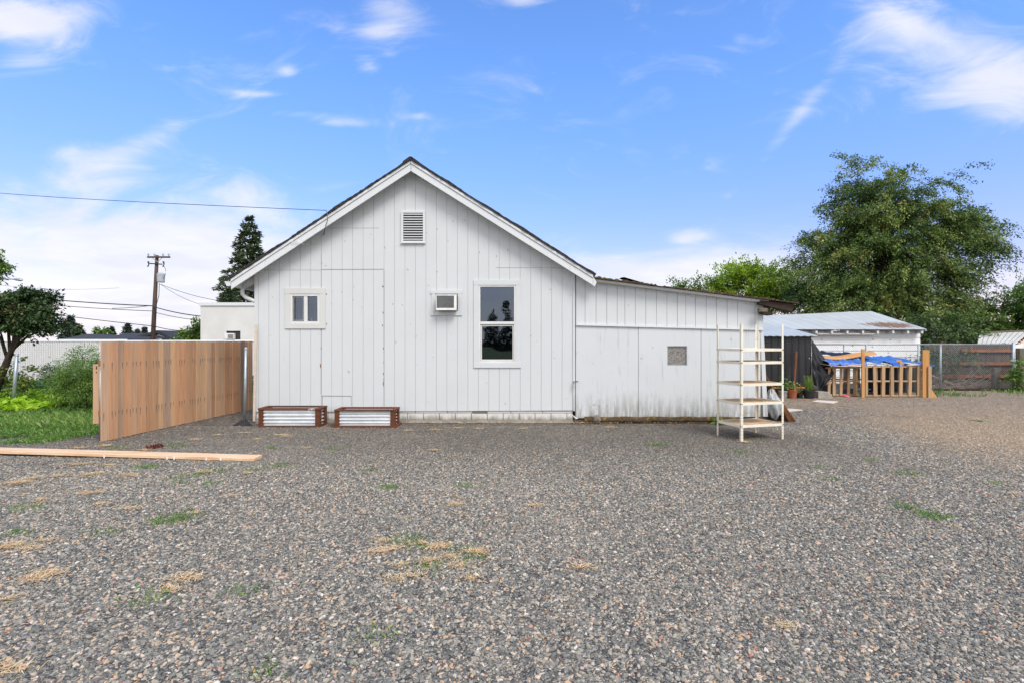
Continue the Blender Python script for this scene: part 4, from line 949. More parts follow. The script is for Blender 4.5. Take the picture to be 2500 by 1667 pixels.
# ------------------------------------------------------------------ CEDAR FENCE
fe = thing('cedar_fence', (-6.25, 9.9, 0), 'tall fence of rough brown cedar boards running back past the house corner', 'fence')
fa, fb_ = Vector((-6.43, 8.0, 0)), Vector((-6.05, 11.8, 0)); dF = (fb_-fa).normalized(); nF = Vector((dF.y, -dF.x, 0)); LF = (fb_-fa).length
bo = MB(); na = MB(); s = 0; i = 0
while s < LF-.02:
    wdt = random.choice((.138, .14, .14, .136)); o_ = .012 if i % 2 else 0.0; tilt = random.uniform(-.003, .003)
    tt_ = random.random()**1.6; zt = 1.572+random.uniform(-.011, .011); z0_ = .008+random.uniform(0, .008)
    p0 = fa+dF*s+nF*o_; p1 = fa+dF*(s+wdt+(.012 if i % 2 else -.004))+nF*o_
    ds = .018 if i == 12 else 0
    vs_ = []
    for zz_, sh_ in ((z0_, ds), (zt, 0)):
        for a_ in (p0+dF*sh_, p1): 
            for nn in (0, .018): vs_.append(a_+nF*nn+Vector((0, 0, zz_))+dF*(tilt if zz_ > 1 else 0))
    bo.add(vs_, [(0, 1, 3, 2), (4, 6, 7, 5), (0, 4, 5, 1), (2, 3, 7, 6), (1, 5, 7, 3), (0, 2, 6, 4)], tt_)
    for zn in (1.23, .45):
        for fr2 in (.28, .75):
            if random.random() < .22: continue
            c_ = fa+dF*(s+wdt*fr2)+nF*(o_+.0195)+Vector((0, 0, zn+random.uniform(-.008, .008))); l_ = random.uniform(.05, .14)
            na.add([c_+dF*.008+Vector((0, 0, .006)), c_-dF*.008+Vector((0, 0, .006)), c_-dF*.0025+Vector((0, 0, -l_)), c_+dF*.0025+Vector((0, 0, -l_))], [(0, 1, 2, 3)])
    s += wdt; i += 1
mk('board', bo, M['cedar'], fe); mk('nail_streak', na, M['seam'], fe)
rl = MB()
for zn in (1.23, .45): rl.beam(fa-nF*.022+Vector((0, 0, zn)), fb_-nF*.022+Vector((0, 0, zn)), .038, .085)
mk('rail', rl, M['cedar_dark'], fe)
# galvanised posts
def post(x, y, h, label, r=.03, z0=0, lean_=(0, 0)):
    t_ = thing('metal_post', (x, y, z0), label, 'post', 'galvanised steel posts')
    mk('pipe', MB().tube([(x, y, z0), (x+lean_[0], y+lean_[1], h)], r, 12), M['galv'], t_, smooth=True)
    mk('cap', MB().lathe([(r*1.15, -.03), (r*1.15, .0), (r*.8, .012), (0, .018)], 12, (x+lean_[0], y+lean_[1], h)), M['galv'], t_, smooth=True); return t_
post(-6.49, 8.08, 1.33, 'galvanised post at the near end of the cedar fence', .023)
post(-5.03, 9.62, 1.45, 'galvanised post between the cedar fence and house corner', .024, lean_=(.03, 0))
p_ = Q(30, 938, 12.0); post(p_.x, 12.0, 1.27, 'leaning galvanised post standing in the garden beside the lettuce', .036, lean_=(.09, 0))
# short gate piece beside the near post
gt = thing('gate_panel', (-6.72, 8.25, .25), 'short reddish cedar board panel fixed left of the near fence post', 'gate')
gy = 8.2; mk('board', MB().box((227-1250)/F*gy, (241-1250)/F*gy, gy, gy+.02, .26, 1.21, .2).box((229-1250)/F*gy, (241-1250)/F*gy, gy+.06, gy+.6, .26, 1.2, .9), M['cedar'], gt)
for zz_ in (1.12, .36): mk('rail', MB().box((239.5-1250)/F*gy+.0, (246-1250)/F*gy, gy+.021, gy+.058, zz_-.06, zz_+.06, .2), M['orange'], gt)
mk('hinge', MB().box((234.5-1250)/F*gy, (237-1250)/F*gy, gy-.004, gy-.001, 1.13, 1.18).box((234.5-1250)/F*gy, (237-1250)/F*gy, gy-.004, gy-.001, 1.07, 1.09), M['wire'], gt)
# loose board leaning at the house corner
lb_ = MB(); lb_.beam((-4.99+.02, 9.8, 0.01), (-5.0+.01, 10.02, 2.2), .05, .03); 
lb_ = MB(); lb_.beam((-4.965, 9.86, 0.04), (-4.93, 9.86, 1.9), .045, .02); mk('leaning_batten', lb_, M['whiteboard'], None, 'thin pale batten leaning at the house corner behind the metal post', 'batten')
fo = MB(); fo.add([(-5.22, 9.55, .005), (-4.80, 9.5, .005), (-4.9, 9.62, .03), (-5.03, 9.66, .13)], [(0, 1, 2), (0, 2, 3), (1, 2, 3), (0, 1, 3)]); mk('rubber_foot', fo, M['blackpot'], None, 'black rubber wedge at the foot of the post by the house corner', 'wedge')

# ------------------------------------------------------------------ LONG BOARD in front
lbd = MB(); yn = lambda x: 6.71+(-(x+3.38))*.0877
xa, xb = -3.38, -8.3; wv = .215
lbd.add([(xb, yn(xb), 0.045), (xa, yn(xa), .004), (xa, yn(xa)+wv, .004), (xb, yn(xb)+wv, .045), (xb, yn(xb), .083), (xa, yn(xa), .042), (xa, yn(xa)+wv, .042), (xb, yn(xb)+wv, .083)],
        [(0, 1, 5, 4), (1, 2, 6, 5), (2, 3, 7, 6), (3, 0, 4, 7), (4, 5, 6, 7), (3, 2, 1, 0)], .2)
lbo = mk('lumber_plank', lbd, M['pine'], None, 'long fresh pine plank lying on the gravel at the left', 'plank', bevel=.003)
tg = MB()
for xx in (-4.05, -4.5, -4.6, -5.5, -3.85): tg.box(xx, xx+.018, yn(xx)-.004, yn(xx)-.0005, .005, .04)
mk('staple_tag', tg, M['tape'], lbo)

# ------------------------------------------------------------------ METAL RACK
rk_ = thing('metal_rack', (3.9, 8.4, 0), 'tall cream slotted metal shelving rack, rusty shelves, on the gravel', 'shelf rack')
c0 = Vector((3.60, 8.04, 0)); ex = Vector((.785, .225, 0)); ey = Vector((-.162, .557, 0))
# posts are L sections opening inwards
exn, eyn = ex.normalized(), ey.normalized()
def Lpost(c_, sx_, sy_, t, ph=1.845, z0_=0):
    mb = MB(); w_, th = .036, .003; u_, v_ = exn*sx_, eyn*sy_
    prof_ = [c_, c_+u_*w_, c_+u_*w_+v_*th, c_+u_*th+v_*th, c_+u_*th+v_*w_, c_+v_*w_]
    mb.add([p+Vector((0, 0, z)) for z in (z0_, ph) for p in prof_], [(0, 1, 2, 3), (0, 3, 4, 5), (9, 8, 7, 6), (11, 10, 9, 6)]+[(i, (i+1) % 6, (i+1) % 6+6, i+6) for i in range(6)], t)
    o_ = mk('upright', mb, M['rack'], rk_)
    sl2 = MB()
    for k in range(8):
        z = .05+k*.052
        a = c_+u_*.018-v_*.0008; b = c_+u_*.026-v_*.0008
        sl2.add([a+Vector((0, 0, z)), b+Vector((0, 0, z)), b+Vector((0, 0, z+.014)), a+Vector((0, 0, z+.014))], [(0, 1, 2, 3)])
        a = c_+v_*.018-u_*.0008; b = c_+v_*.026-u_*.0008
        sl2.add([a+Vector((0, 0, z)), b+Vector((0, 0, z)), b+Vector((0, 0, z+.014)), a+Vector((0, 0, z+.014))], [(0, 1, 2, 3)])
    mk('slot', sl2, M['knot'], o_)
Lpost(c0, 1, 1, .05); Lpost(c0+ex, -1, 1, .1); Lpost(c0+ey, 1, -1, .25); Lpost(c0+ex+ey, -1, -1, .6)
for z_ in (1.438, 1.234, .889, .59, .238):
    i_ = .004; a, b, c_, d_ = c0+(exn+eyn)*i_, c0+ex+(-exn+eyn)*i_, c0+ex+ey-(exn+eyn)*i_, c0+ey+(exn-eyn)*i_
    lipm = MB()
    for p0, p1 in ((a, b), (b, c_), (c_, d_), (d_, a)): lipm.beam(p0+Vector((0, 0, z_)), p1+Vector((0, 0, z_)), .004, .042, .05)
    s_o = mk('shelf', lipm, M['rack'], rk_)
    dk_ = MB(); zt = z_+.012 if z_ < 1.4 else z_+.0165
    dk_.add([a+Vector((0, 0, zt)), b+Vector((0, 0, zt)), c_+Vector((0, 0, zt)), d_+Vector((0, 0, zt)), a+Vector((0, 0, zt-.01)), b+Vector((0, 0, zt-.01)), c_+Vector((0, 0, zt-.01)), d_+Vector((0, 0, zt-.01))], [(0, 1, 2, 3), (7, 6, 5, 4)])
    mk('deck', dk_, M['rackdeck'] if z_ < 1.4 else M['rack'], s_o)
    bl = MB()
    for c__, u_, v_ in ((c0, exn, eyn), (c0+ex, -exn, eyn), (c0+ey, exn, -eyn)):
        for (p_d, q_d) in ((u_, v_), (v_, u_)):
            cc = c__+p_d*.012-q_d*.0015+Vector((0, 0, z_)); bl.tube([cc, cc-q_d*.006], .008, 7)
    mk('bolt', bl, M['wire'], s_o)

# ------------------------------------------------------------------ things leaning at the lean-to corner
for i in range(5):
    mb = MB(); o_ = Vector((.075*i, .05*i*0, 0))
    bx = 5.07+.036*i; yb0 = 10.02+.012*i; tx = 4.97+.016*i; hh = [.93, .9, .88, .85, .8][i]; yl = 1.22
    n_ = Vector((hh, 0, bx-tx+.35)).normalized()*.011
    a = Vector((bx+.36, yb0, 0)); b = Vector((bx+.30, yb0+yl, 0)); c_ = Vector((tx, yb0+yl, hh)); d_ = Vector((tx, yb0+.02, hh))
    mb.add([a, b, c_, d_, a+n_, b+n_, c_+n_, d_+n_], [(0, 1, 2, 3), (7, 6, 5, 4), (0, 4, 5, 1), (1, 5, 6, 2), (2, 6, 7, 3), (3, 7, 4, 0)], .2*i)
    mk('plywood_sheet', mb, M['ply'], None, 'brown plywood sheet leaning by the lean-to corner, '+['innermost of the stack', 'second from the wall', 'middle of the stack', 'second from the outside', 'outermost and lowest of the stack'][i], 'plywood', 'plywood sheets leaning at the shed corner')
pb = MB(); c_ = P(1887, 985, 10.0)
def bagf(u_, v_):
    th, ph = 2*math.pi*u_, math.pi*v_; r_ = 1+.10*math.sin(5*th+3*ph)+.07*math.sin(9*th-4*ph+2)+.05*math.sin(17*th+7*ph)
    zz_ = -math.cos(ph); rr_ = math.sin(ph)*(1-.35*max(0, zz_))
    return (c_.x+.145*rr_*math.cos(th)*r_-.03*zz_, c_.y+.14*rr_*math.sin(th)*r_, c_.z+(.28*zz_)*r_*.95)
pb.grid(bagf, 40, 22); mk('plastic_bag', pb, M['plastic'], None, 'crumpled clear plastic bag between the lean-to wall and plywood', 'bag', smooth=True)
def flatboard(pts, label, m_='whiteboard', nm='loose_board'):
    mb = MB(); n = len(pts); mb.add([Vector((p.x, p.y, .004)) for p in pts]+[Vector((p.x, p.y, .02)) for p in pts], [tuple(range(n))[::-1], tuple(range(n, 2*n))]+[(i, (i+1) % n, (i+1) % n+n, i+n) for i in range(n)], .3)
    return mk(nm, mb, M[m_], None, label, 'board', 'bleached boards lying on the gravel')
g_ = lambda x, y: (lambda Y: Vector(((x-1250)/F*Y, Y, 0)))(CH*F/(y-833.5))
flatboard([g_(1923, 1005), g_(1960, 1001.5), g_(1935, 998.5), g_(1915, 998)], 'small bleached board on the gravel beside the leaning plywood')
flatboard([g_(1982, 981), g_(2031, 985.5), g_(2046, 980.5), g_(1996, 977.5)], 'bleached flat board on the gravel in front of the flower pots')

# ------------------------------------------------------------------ BLACK SHED
bsY = 15.0; bsx0, bsx1 = 5.7, 8.77
bsh = thing('black_shed', (7.3, bsY, 0), 'black corrugated metal garden shed with pale sloping metal roof', 'shed')
def corrwall(xa_, xb_, y_, z0_, z1_, pitch=.2, amp=.016):
    mb = MB(); n = int((xb_-xa_)/pitch*10); vs_ = []
    for i in range(n+1):
        x_ = xa_+(xb_-xa_)*i/n; t_ = (x_/pitch) % 1; o_ = amp*(1 if t_ < .12 else (1-(t_-.12)/.1) if t_ < .22 else -0 if t_ < .9 else (t_-.9)/.1)
        vs_ += [(x_, y_-o_*1.5, z0_), (x_, y_-o_*1.5, z1_)]
    mb.add(vs_, [(2*i, 2*i+2, 2*i+3, 2*i+1) for i in range(n)]); return mb
mk('front_wall', corrwall(bsx0, bsx1, bsY, .02, 1.70), M['blackmetal'], bsh)
mk('side_wall', MB().prism([(bsx1-.03, .02), (bsx1, .02), (bsx1, 1.69), (bsx1-.03, 1.69)], bsY+.005, bsY+1.55).prism([(bsx0, .02), (bsx0+.03, .02), (bsx0+.03, 1.69), (bsx0, 1.69)], bsY+.005, bsY+1.55).box(bsx0, bsx1, bsY+1.56, bsY+1.59, .02, 1.9), M['blackmetal'], bsh)
rf = MB(); n = 190; vs_ = []
for i in range(n+1):
    x_ = bsx0-.1+(bsx1+.13-bsx0+.1)*i/n; o_ = .018*abs(math.sin(math.pi*x_/.2))
    vs_ += [(x_, bsY-.12, 1.71+o_), (x_, bsY+1.62, 2.02+o_)]
rf.add(vs_, [(2*i, 2*i+2, 2*i+3, 2*i+1) for i in range(n)]); rf.add([(bsx0, bsY-.1, 1.70), (bsx1+.1, bsY-.1, 1.70), (bsx1+.1, bsY+1.6, 2.0), (bsx0, bsY+1.6, 2.0)], [(3, 2, 1, 0)])
mk('roof', rf, M['corr'] if False else M['metalroof'], bsh)
mk('screw', MB().lathe([(0, 0), (.012, 0)], 8).box(bsx1-.09, bsx1-.06, bsY-.03, bsY-.026, 1.07, 1.1).box(7.83, 7.86, bsY-.03, bsY-.026, 1.07, 1.1), M['galv'], bsh)
# black tarp hanging from the shed corner towards the pallets
tp = MB(); top_a, top_b = P(1983, 829, 15.02), P(2033, 912, 14.9); bot_a, bot_b = P(1988, 962, 14.9), P(2020, 968, 14.75)
def tarpf(u_, v_):
    a = P(1982.5, 828, 15.02).lerp(P(2033, 911, 14.9), v_ if v_ < .62 else .62+(v_-.62)*.9)
    if v_ < .62: r_ = P(1981, 828, 15.0).lerp(P(2026, 890, 14.9), v_/.62); l_ = P(1981, 828, 15.0).lerp(P(1982, 905, 14.95), v_/.62)
    else:
        w_ = (v_-.62)/.38; r_ = P(2026, 890, 14.9).lerp(P(2036, 912, 14.7), min(1, w_*2)) if w_ < .5 else P(2036, 912, 14.7).lerp(P(2003, 952, 14.8), (w_-.5)*2); l_ = P(1982, 905, 14.95).lerp(P(1984, 938, 14.9), w_)
    p = l_.lerp(r_, u_); c_ = v_**1.5
    p.y -= .10*c_*math.sin(math.pi*u_)+.035*c_*math.sin(u_*14+v_*9)+.02*c_*math.sin(u_*23-v_*17); p.z += .02*c_*math.sin(u_*19+v_*11); return p
tp.grid(tarpf, 34, 44); mk('black_tarpaulin', tp, M['blacktarp'], None, 'crumpled black tarp draped from the black shed corner', 'tarp', smooth=True)
rod = MB(); rod.tube([P(1938, 950, 14.35), P(1944, 859, 14.9)], .032, 8); mk('rusty_bar', rod, M['rust'], None, 'rusty brown bar leaning upright against the black shed', 'bar')
# pots
def pot(nm, px0, px1, ytop, ybot, Y, m_, label, rim=True, sq=False):
    b_ = P((px0+px1)/2, ybot, Y); b_.z = max(0, b_.z) if False else 0.0; s_ = F/Y; rt = (px1-px0)/2/s_; h = (ybot-ytop)/s_
    t_ = thing(nm, (b_.x, Y, 0), label, 'pot', 'plant pots in front of the black shed'); rb2 = rt*.74
    pr = [(0, .0), (rb2, .0), (rt*.92, h*.8)]+([(rt*.93, h*.8), (rt, h*.81), (rt, h)] if rim else [(rt*.97, h)])+[(rt*.88, h), (rt*.84, h*.82), (0, h*.8)]
    mk('pot_body', MB().lathe(pr, 24, (b_.x, Y, 0)), m_, t_, smooth=False)
    mk('soil', MB().lathe([(0, h*.86), (rt*.86, h*.84)], 16, (b_.x, Y, 0)), M['soil'], t_)
    return t_, b_.x, h, rt
def plant_in(t_, x, Y, z, n, spread, L, W, lm, up=.6, hz=.12):
    c_ = np.array([x, Y, z])+rng.normal(0, 1, (n, 3))*[spread, spread, hz]; c_[:, 2] = np.maximum(c_[:, 2], z-.03)
    V, tt2 = leaves_from(c_, rng.normal(0, 1, (n, 3))+[0, 0, up], L, W, rng.uniform(0, 1, n), -.1); npmesh('foliage', V, 4, tt2, M[lm], t_)
t_, x_, h, r_ = pot('flower_pot', 1900, 1922, 952, 970, 14.3, M['greypot'], 'grey plastic pot with leafy plant, leftmost of the pots'); plant_in(t_, x_, 14.3, h+.1, 130, .08, .07, .04, 'leaf_mid', hz=.13)
t_, x_, h, r_ = pot('flower_pot', 1922, 1946, 949, 970.5, 14.25, M['terracotta'], 'terracotta pot with low green plant before the rusty bar'); plant_in(t_, x_, 14.25, h+.06, 170, .10, .06, .045, 'leaf_cherry', hz=.06)
t_, x_, h, r_ = pot('flower_pot', 1944.8, 1960, 958, 970.5, 14.28, M['blackpot'], 'smallest black pot between the terracotta and big black pots', False); plant_in(t_, x_, 14.28, h+.05, 60, .05, .05, .035, 'yellowleaf', hz=.05)
t_, x_, h, r_ = pot('flower_pot', 1961, 1989, 951.5, 971.5, 14.2, M['blackpot'], 'big round black pot holding an upright rosemary bush'); 
rsb = []; rtt = []
for k in range(46):
    a = rng.uniform(0, 6.28); rr2 = rng.uniform(0, .1); hgt = rng.uniform(.2, .42); lean2 = rng.uniform(0, .22)
    z2 = rng.uniform(0, 1, 40); pp = np.array([x_+rr2*math.cos(a), 14.2+rr2*math.sin(a), h-.02])+np.outer(z2*hgt, [math.cos(a)*lean2, math.sin(a)*lean2, 1]); rsb.append(pp)
rsb = np.concatenate(rsb); V, tt2 = leaves_from(rsb, np.tile([0, 0, 1.], (len(rsb), 1)), .05, .008, rng.uniform(.3, 1, len(rsb)), 0, .5); npmesh('foliage', V, 4, tt2, M['leaf_mid'], t_)
tr2 = MB(); cx_ = P(2008, 970.5, 14.35).x; a1, a2 = .20, .145
tr2.add([(cx_-a1*1.05, 14.2, 0), (cx_+a1*1.1, 14.2, 0), (cx_+a1*1.1, 14.6, 0), (cx_-a1*1.05, 14.6, 0), (cx_-a2*1.2, 14.25, .19), (cx_+a2, 14.25, .17), (cx_+a2, 14.55, .17), (cx_-a2*1.2, 14.55, .19)], [(0, 1, 5, 4), (1, 2, 6, 5), (2, 3, 7, 6), (3, 0, 4, 7), (4, 5, 6, 7)])
mk('concrete_trough', tr2, M['concrete'], None, 'sloping weathered concrete trough right of the rosemary pot', 'trough', bevel=.015)
yb_ = MB(); yb_.beam((P(1888, 949, 14.55).x, 14.55, .255), (P(1965, 947, 14.55).x, 14.55, .265), .05, .045); ybo = mk('orange_rail', yb_, M['yellow'], None, 'bright orange plastic rail lying behind the flower pots', 'rail', bevel=.01)
mk('support', MB().box(P(1895, 949, 14.55).x, P(1895, 949, 14.55).x+.04, 14.53, 14.57, 0, .23).box(P(1955, 949, 14.55).x, P(1955, 949, 14.55).x+.04, 14.53, 14.57, 0, .23), M['wire'], ybo)
pk = MB(); pk.grid(lambda u_, v_: (P(2057+17*u_, 964, 14.6).x, 14.5+.2*v_, .01+.045*math.sin(3.14*u_)*math.sin(3.14*v_)+.01*math.sin(u_*9+v_*5)), 12, 8); mk('pink_cloth', pk, M['pink'], None, 'small pink rag lying on the gravel before the pallets', 'rag', smooth=True)

# ------------------------------------------------------------------ PALLET ENCLOSURE
PY_ = 14.5; z6x = lambda v_: 1840+v_/3.5636; z6y = lambda v_: 700+v_/3.5636
def pallet(x0_, x1_, y_, slats, label, top=.885, bot=.02, rot=0, sw=.09):
    t_ = thing('pallet', ((x0_+x1_)/2, y_, 0), label, 'pallet', 'wooden pallets stood on edge round the store')
    for zz2 in (top-.045, (top+bot)/2-.02, bot): mk('stringer', MB().box(x0_, x1_, y_+.02, y_+.10, zz2, zz2+.04, random.random()), M['pallet'], t_)
    for xx in slats:
        tl = random.uniform(-.025, .025); mb = MB(); mb.prism([(xx, bot+.0), (xx+sw, bot+.0), (xx+sw+tl, top-.0), (xx+tl, top)], y_, y_+.018, random.random()); mk('slat', mb, M['pallet'], t_)
        if random.random() < .75: mb = MB(); xx2 = xx+random.uniform(.03, .12); mb.prism([(xx2, bot), (xx2+sw, bot), (xx2+sw, top), (xx2, top)], y_+.102, y_+.12, random.random()); mk('slat', mb, M['pallet'], t_)
    return t_
xp = lambda v_, Y=14.5: (z6x(v_)-1250)/F*Y
pallet(xp(640, 14.75), xp(925, 14.75), PY_+.25, [xp(v_, 14.75) for v_ in (645, 690, 750, 815, 868)], 'brown wooden pallet on edge beneath the sagging orange board', .84, sw=.075)
pallet(xp(960), xp(1190), PY_, [xp(v_) for v_ in (966, 1044, 1116)], 'pale pallet on edge right of the tall middle post')
pallet(xp(1195), xp(1462), PY_+.01, [xp(v_) for v_ in (1196, 1270, 1350, 1428)], 'pale pallet on edge left of the orange corner boards')
pallet(xp(700), xp(1400), PY_+1.25, [xp(v_) for v_ in (720, 820, 930, 1040, 1150, 1260, 1360)], 'wooden pallet row at the back of the tarp covered store', .8)
def vboard(v0, v1, ztop_, y_, label, m_='orange', grp='tall orange boards standing at the pallets'):
    mb = MB().box(xp(v0), xp(v1), y_, y_+.035, 0, ztop_, random.random()); return mk('upright_board', mb, M[m_], None, label, 'board', grp, bevel=.003)
vboard(929, 955, CH-(z6y(540)-833.5)/F*PY_, PY_-.06, 'tall orange upright board in the middle of the pallet row')
mk('upright_board', MB().box(xp(956), xp(966), PY_-.05, PY_-.01, 0, CH-(z6y(700)-833.5)/F*PY_), M['greypost'], None, 'grey weathered board beside the tall orange middle board', 'board')
vboard(1452, 1480, CH-(z6y(548)-833.5)/F*PY_, PY_-.08, 'wide orange board, left of the two at the corner')
vboard(1481, 1518, CH-(z6y(550)-833.5)/F*PY_, PY_-.05, 'wide orange board, right of the two at the corner')
mk('corner_stack', MB().box(xp(1496), xp(1524), PY_-.10, PY_-.07, 0, .88, .1), M['pallet'], None, 'short pale board in front of the orange corner boards', 'board')
wdg = MB().prism([(xp(1530), 0), (xp(1585), 0), (xp(1530), .26)], PY_-.05, PY_+.0); wo = mk('wood_wedge', wdg, M['orange'], None, 'triangular orange wood offcut with green edge beside the corner boards', 'offcut')
mk('painted_edge', MB().beam((xp(1531), PY_-.026, .275), (xp(1588), PY_-.026, .008), .05, .012), M['greenpaint'], wo)
# tarps and boards on top
def sheet(pxs, Y0_, Y1_, zf, zbk, amp, fr_, nm, m_, label, cat, seed=0, nu=60, nv=20, hang=.0):
    mb = MB()
    def fn(u_, v_):
        z = zf(u_)*(1-v_)+zbk(u_)*v_
        z += amp*(math.sin(u_*fr_+seed+v_*4)*.5+math.sin(u_*fr_*2.3+seed*2-v_*7)*.3+math.sin(u_*fr_*4.1+v_*13+seed)*.2)
        y_ = Y0_+(Y1_-Y0_)*v_+.03*math.sin(u_*fr_*1.7+seed); x_ = xp(pxs[0]+(pxs[1]-pxs[0])*u_, (Y0_+Y1_)/2)
        if hang and v_ < .15: z -= hang*(1-v_/.15)*(1+.3*math.sin(u_*fr_*1.3)); y_ = Y0_+.02*math.sin(u_*fr_*2)+.1*v_
        return (x_, y_, z)
    mb.grid(fn, nu, nv); return mk(nm, mb, m_, None, label, cat, smooth=True)
sheet((592, 900), PY_+.8, PY_+1.7, lambda u_: 1.14, lambda u_: 1.23+.03*math.sin(u_*7), .045, 12, 'black_tarpaulin', M['blacktarp'], 'black plastic sheet lying behind the orange board on the store', 'tarp', 1)
sheet((606, 935), PY_+.06, PY_+.6, lambda u_: .985-.02*math.sin(3.1*u_), lambda u_: 1.07, .04, 16, 'blue_tarpaulin', M['bluetarp'], 'blue tarp strip below the long orange board, left half of the store', 'tarp', 2, hang=.07)
sheet((955, 1450), PY_+.06, PY_+1.2, lambda u_: .905+.09*math.exp(-((u_-.1)/.14)**2), lambda u_: 1.08+.11*math.exp(-((u_-.22)/.06)**2)+.07*math.exp(-((u_-.46)/.09)**2)+.08*math.exp(-((u_-.7)/.05)**2)-.14*max(0, u_-.78)/.22, .05, 21, 'blue_tarpaulin', M['bluetarp'], 'large crumpled blue tarp over the right half of the store', 'tarp', 4, 90, 30)
ob = MB(); sagz = lambda u_: 1.085+.105*u_**2-.05*math.sin(3.14*min(1, u_*1.5))*(u_ < .67)
for oy in (0, .02): ob.grid(lambda u_, v_: (xp(600+470*u_, 14.95), 14.95+oy+.25*v_**3, sagz(u_)+.10*v_-.0), 24, 5)
mk('sagging_board', ob, M['orange'], None, 'long sagging orange sheet lying on top of the store', 'board')
ob = MB(); ob.grid(lambda u_, v_: (xp(642+280*u_, 14.5), PY_-.12+.5*v_, .90+.03*v_+.02*u_+(-.035)*math.sin(3.14*(u_*1.1))), 20, 3); ob.grid(lambda u_, v_: (xp(642+280*u_), PY_-.12+.5*v_, .885+.03*v_+.02*u_+(-.035)*math.sin(3.14*(u_*1.1))), 20, 3)
mk('sagging_board', ob, M['pine'], None, 'warped pale sheet overhanging the brown pallet under the blue tarp', 'board')
for v0, v1, zz2, yy2, lb3 in ((1297, 1325, .915, PY_+.1, 'small orange wood block on the blue tarp, the left of two'), (1358, 1405, .96, PY_+.5, 'larger orange wood block on the blue tarp near the corner')):
    mk('wood_block', MB().box(xp(v0), xp(v1), yy2, yy2+.12, zz2, zz2+.075), M['orange'], None, lb3, 'block', bevel=.004)
mk('loose_board', MB().add([(xp(1340), PY_+.0, .90), (xp(1450), PY_-.02, .93), (xp(1455), PY_+.5, .99), (xp(1400), PY_+.6, .95), (xp(1340), PY_+.0, .885), (xp(1450), PY_-.02, .915), (xp(1455), PY_+.5, .975), (xp(1400), PY_+.6, .935)], [(0, 1, 2, 3), (7, 6, 5, 4), (0, 4, 5, 1), (1, 5, 6, 2), (2, 6, 7, 3), (3, 7, 4, 0)]), M['whiteboard'], None, 'pale board corner lying on the blue tarp at the right end', 'board')
sheet((985, 1420), PY_+1.16, PY_+1.2, lambda u_: .03, lambda u_: .84, .02, 23, 'black_tarpaulin', M['blacktarp'], 'black sheet added across the back of the pallet store to darken it', 'tarp', 6)  # added backdrop: darkens the store and hides the pale garage behind
# stored goods inside
for x_a, x_b, z_b, mm_, lb3 in ((760, 860, .28, 'greypot', 'grey plastic tub inside the store behind the brown pallet'), (985, 1110, .2, 'galv', 'low metal bin inside the store behind the middle pallet'), (1230, 1330, .4, 'blackpot', 'black crate inside the store behind the right pallet')):
    mb = MB(); X0, X1 = xp(x_a), xp(x_b); mb.add([(X0+.04, PY_+.5, 0), (X1-.04, PY_+.5, 0), (X1-.04, PY_+.9, 0), (X0+.04, PY_+.9, 0), (X0, PY_+.46, z_b), (X1, PY_+.46, z_b), (X1, PY_+.94, z_b), (X0, PY_+.94, z_b)], [(0, 1, 5, 4), (1, 2, 6, 5), (2, 3, 7, 6), (3, 0, 4, 7), (4, 5, 6, 7)])
    bx_ = mk('storage_tub', mb, M[mm_], None, lb3, 'tub', bevel=.01); mk('rim', MB().box(X0-.015, X1+.015, PY_+.445, PY_+.955, z_b-.03, z_b-.001), M[mm_], bx_)

# ------------------------------------------------------------------ CHAIN LINK FENCE (right)
cy_ = 16.4; ch_x0, ch_x1 = 8.9, (2475-1250)/F*cy_; chh = CH-(840-833.5)/F*cy_
cf = thing('chain_link_fence', (12.5, cy_, 0), 'galvanised chain link fence with posts closing the back of the yard', 'fence')
for vx_ in (2062, 2116, 2244, 2298): mk('post', MB().tube([((vx_-1250)/F*cy_, cy_+.03, 0), ((vx_-1250)/F*cy_, cy_+.03, chh)], .026 if vx_ != 2298 else .03, 10), M['galv'], cf, smooth=True)
mk('post', MB().tube([(ch_x1, cy_+.0, 0), (ch_x1-.02, cy_, chh+.06)], .038, 12), M['galv'], cf, smooth=True)
mk('top_rail', MB().tube([(ch_x0, cy_+.03, chh-.01), (ch_x1, cy_+.03, chh-.01)], .02, 8), M['galv'], cf, smooth=True)
def mesh_net(xa_, xb_, y_, h_, pitch, r_):
    mb = MB(); k = -int(h_/pitch)-1
    while xa_+k*pitch < xb_:
        for sgn in (1, -1):
            a0 = xa_+k*pitch; 
            if sgn == 1: p0, p1 = (a0, 0.02), (a0+h_, h_)
            else: p0, p1 = (a0+h_, 0.02), (a0, h_)
            if p0[0] > p1[0]: p0, p1 = p1, p0
            def clipx(p, q_, xc):
                t = (xc-p[0])/(q_[0]-p[0]); return (xc, p[1]+(q_[1]-p[1])*t)
            if p1[0] <= xa_ or p0[0] >= xb_: continue
            a, b = p0, p1
            if a[0] < xa_: a = clipx(p0, p1, xa_)
            if b[0] > xb_: b = clipx(p0, p1, xb_)
            yo = .003*sgn; mb.beam((a[0], y_+yo, a[1]), (b[0], y_+yo, b[1]), r_, r_)
        k += 1
    return mb
mk('wire_mesh', mesh_net(ch_x0, ch_x1, cy_, chh+.02, .068, .0026), M['galv'], cf)
mk('kerb_board', MB().box((2265-1250)/F*cy_, ch_x1-.05, cy_-.04, cy_+.0, 0.0, .07), M['beam'], cf)
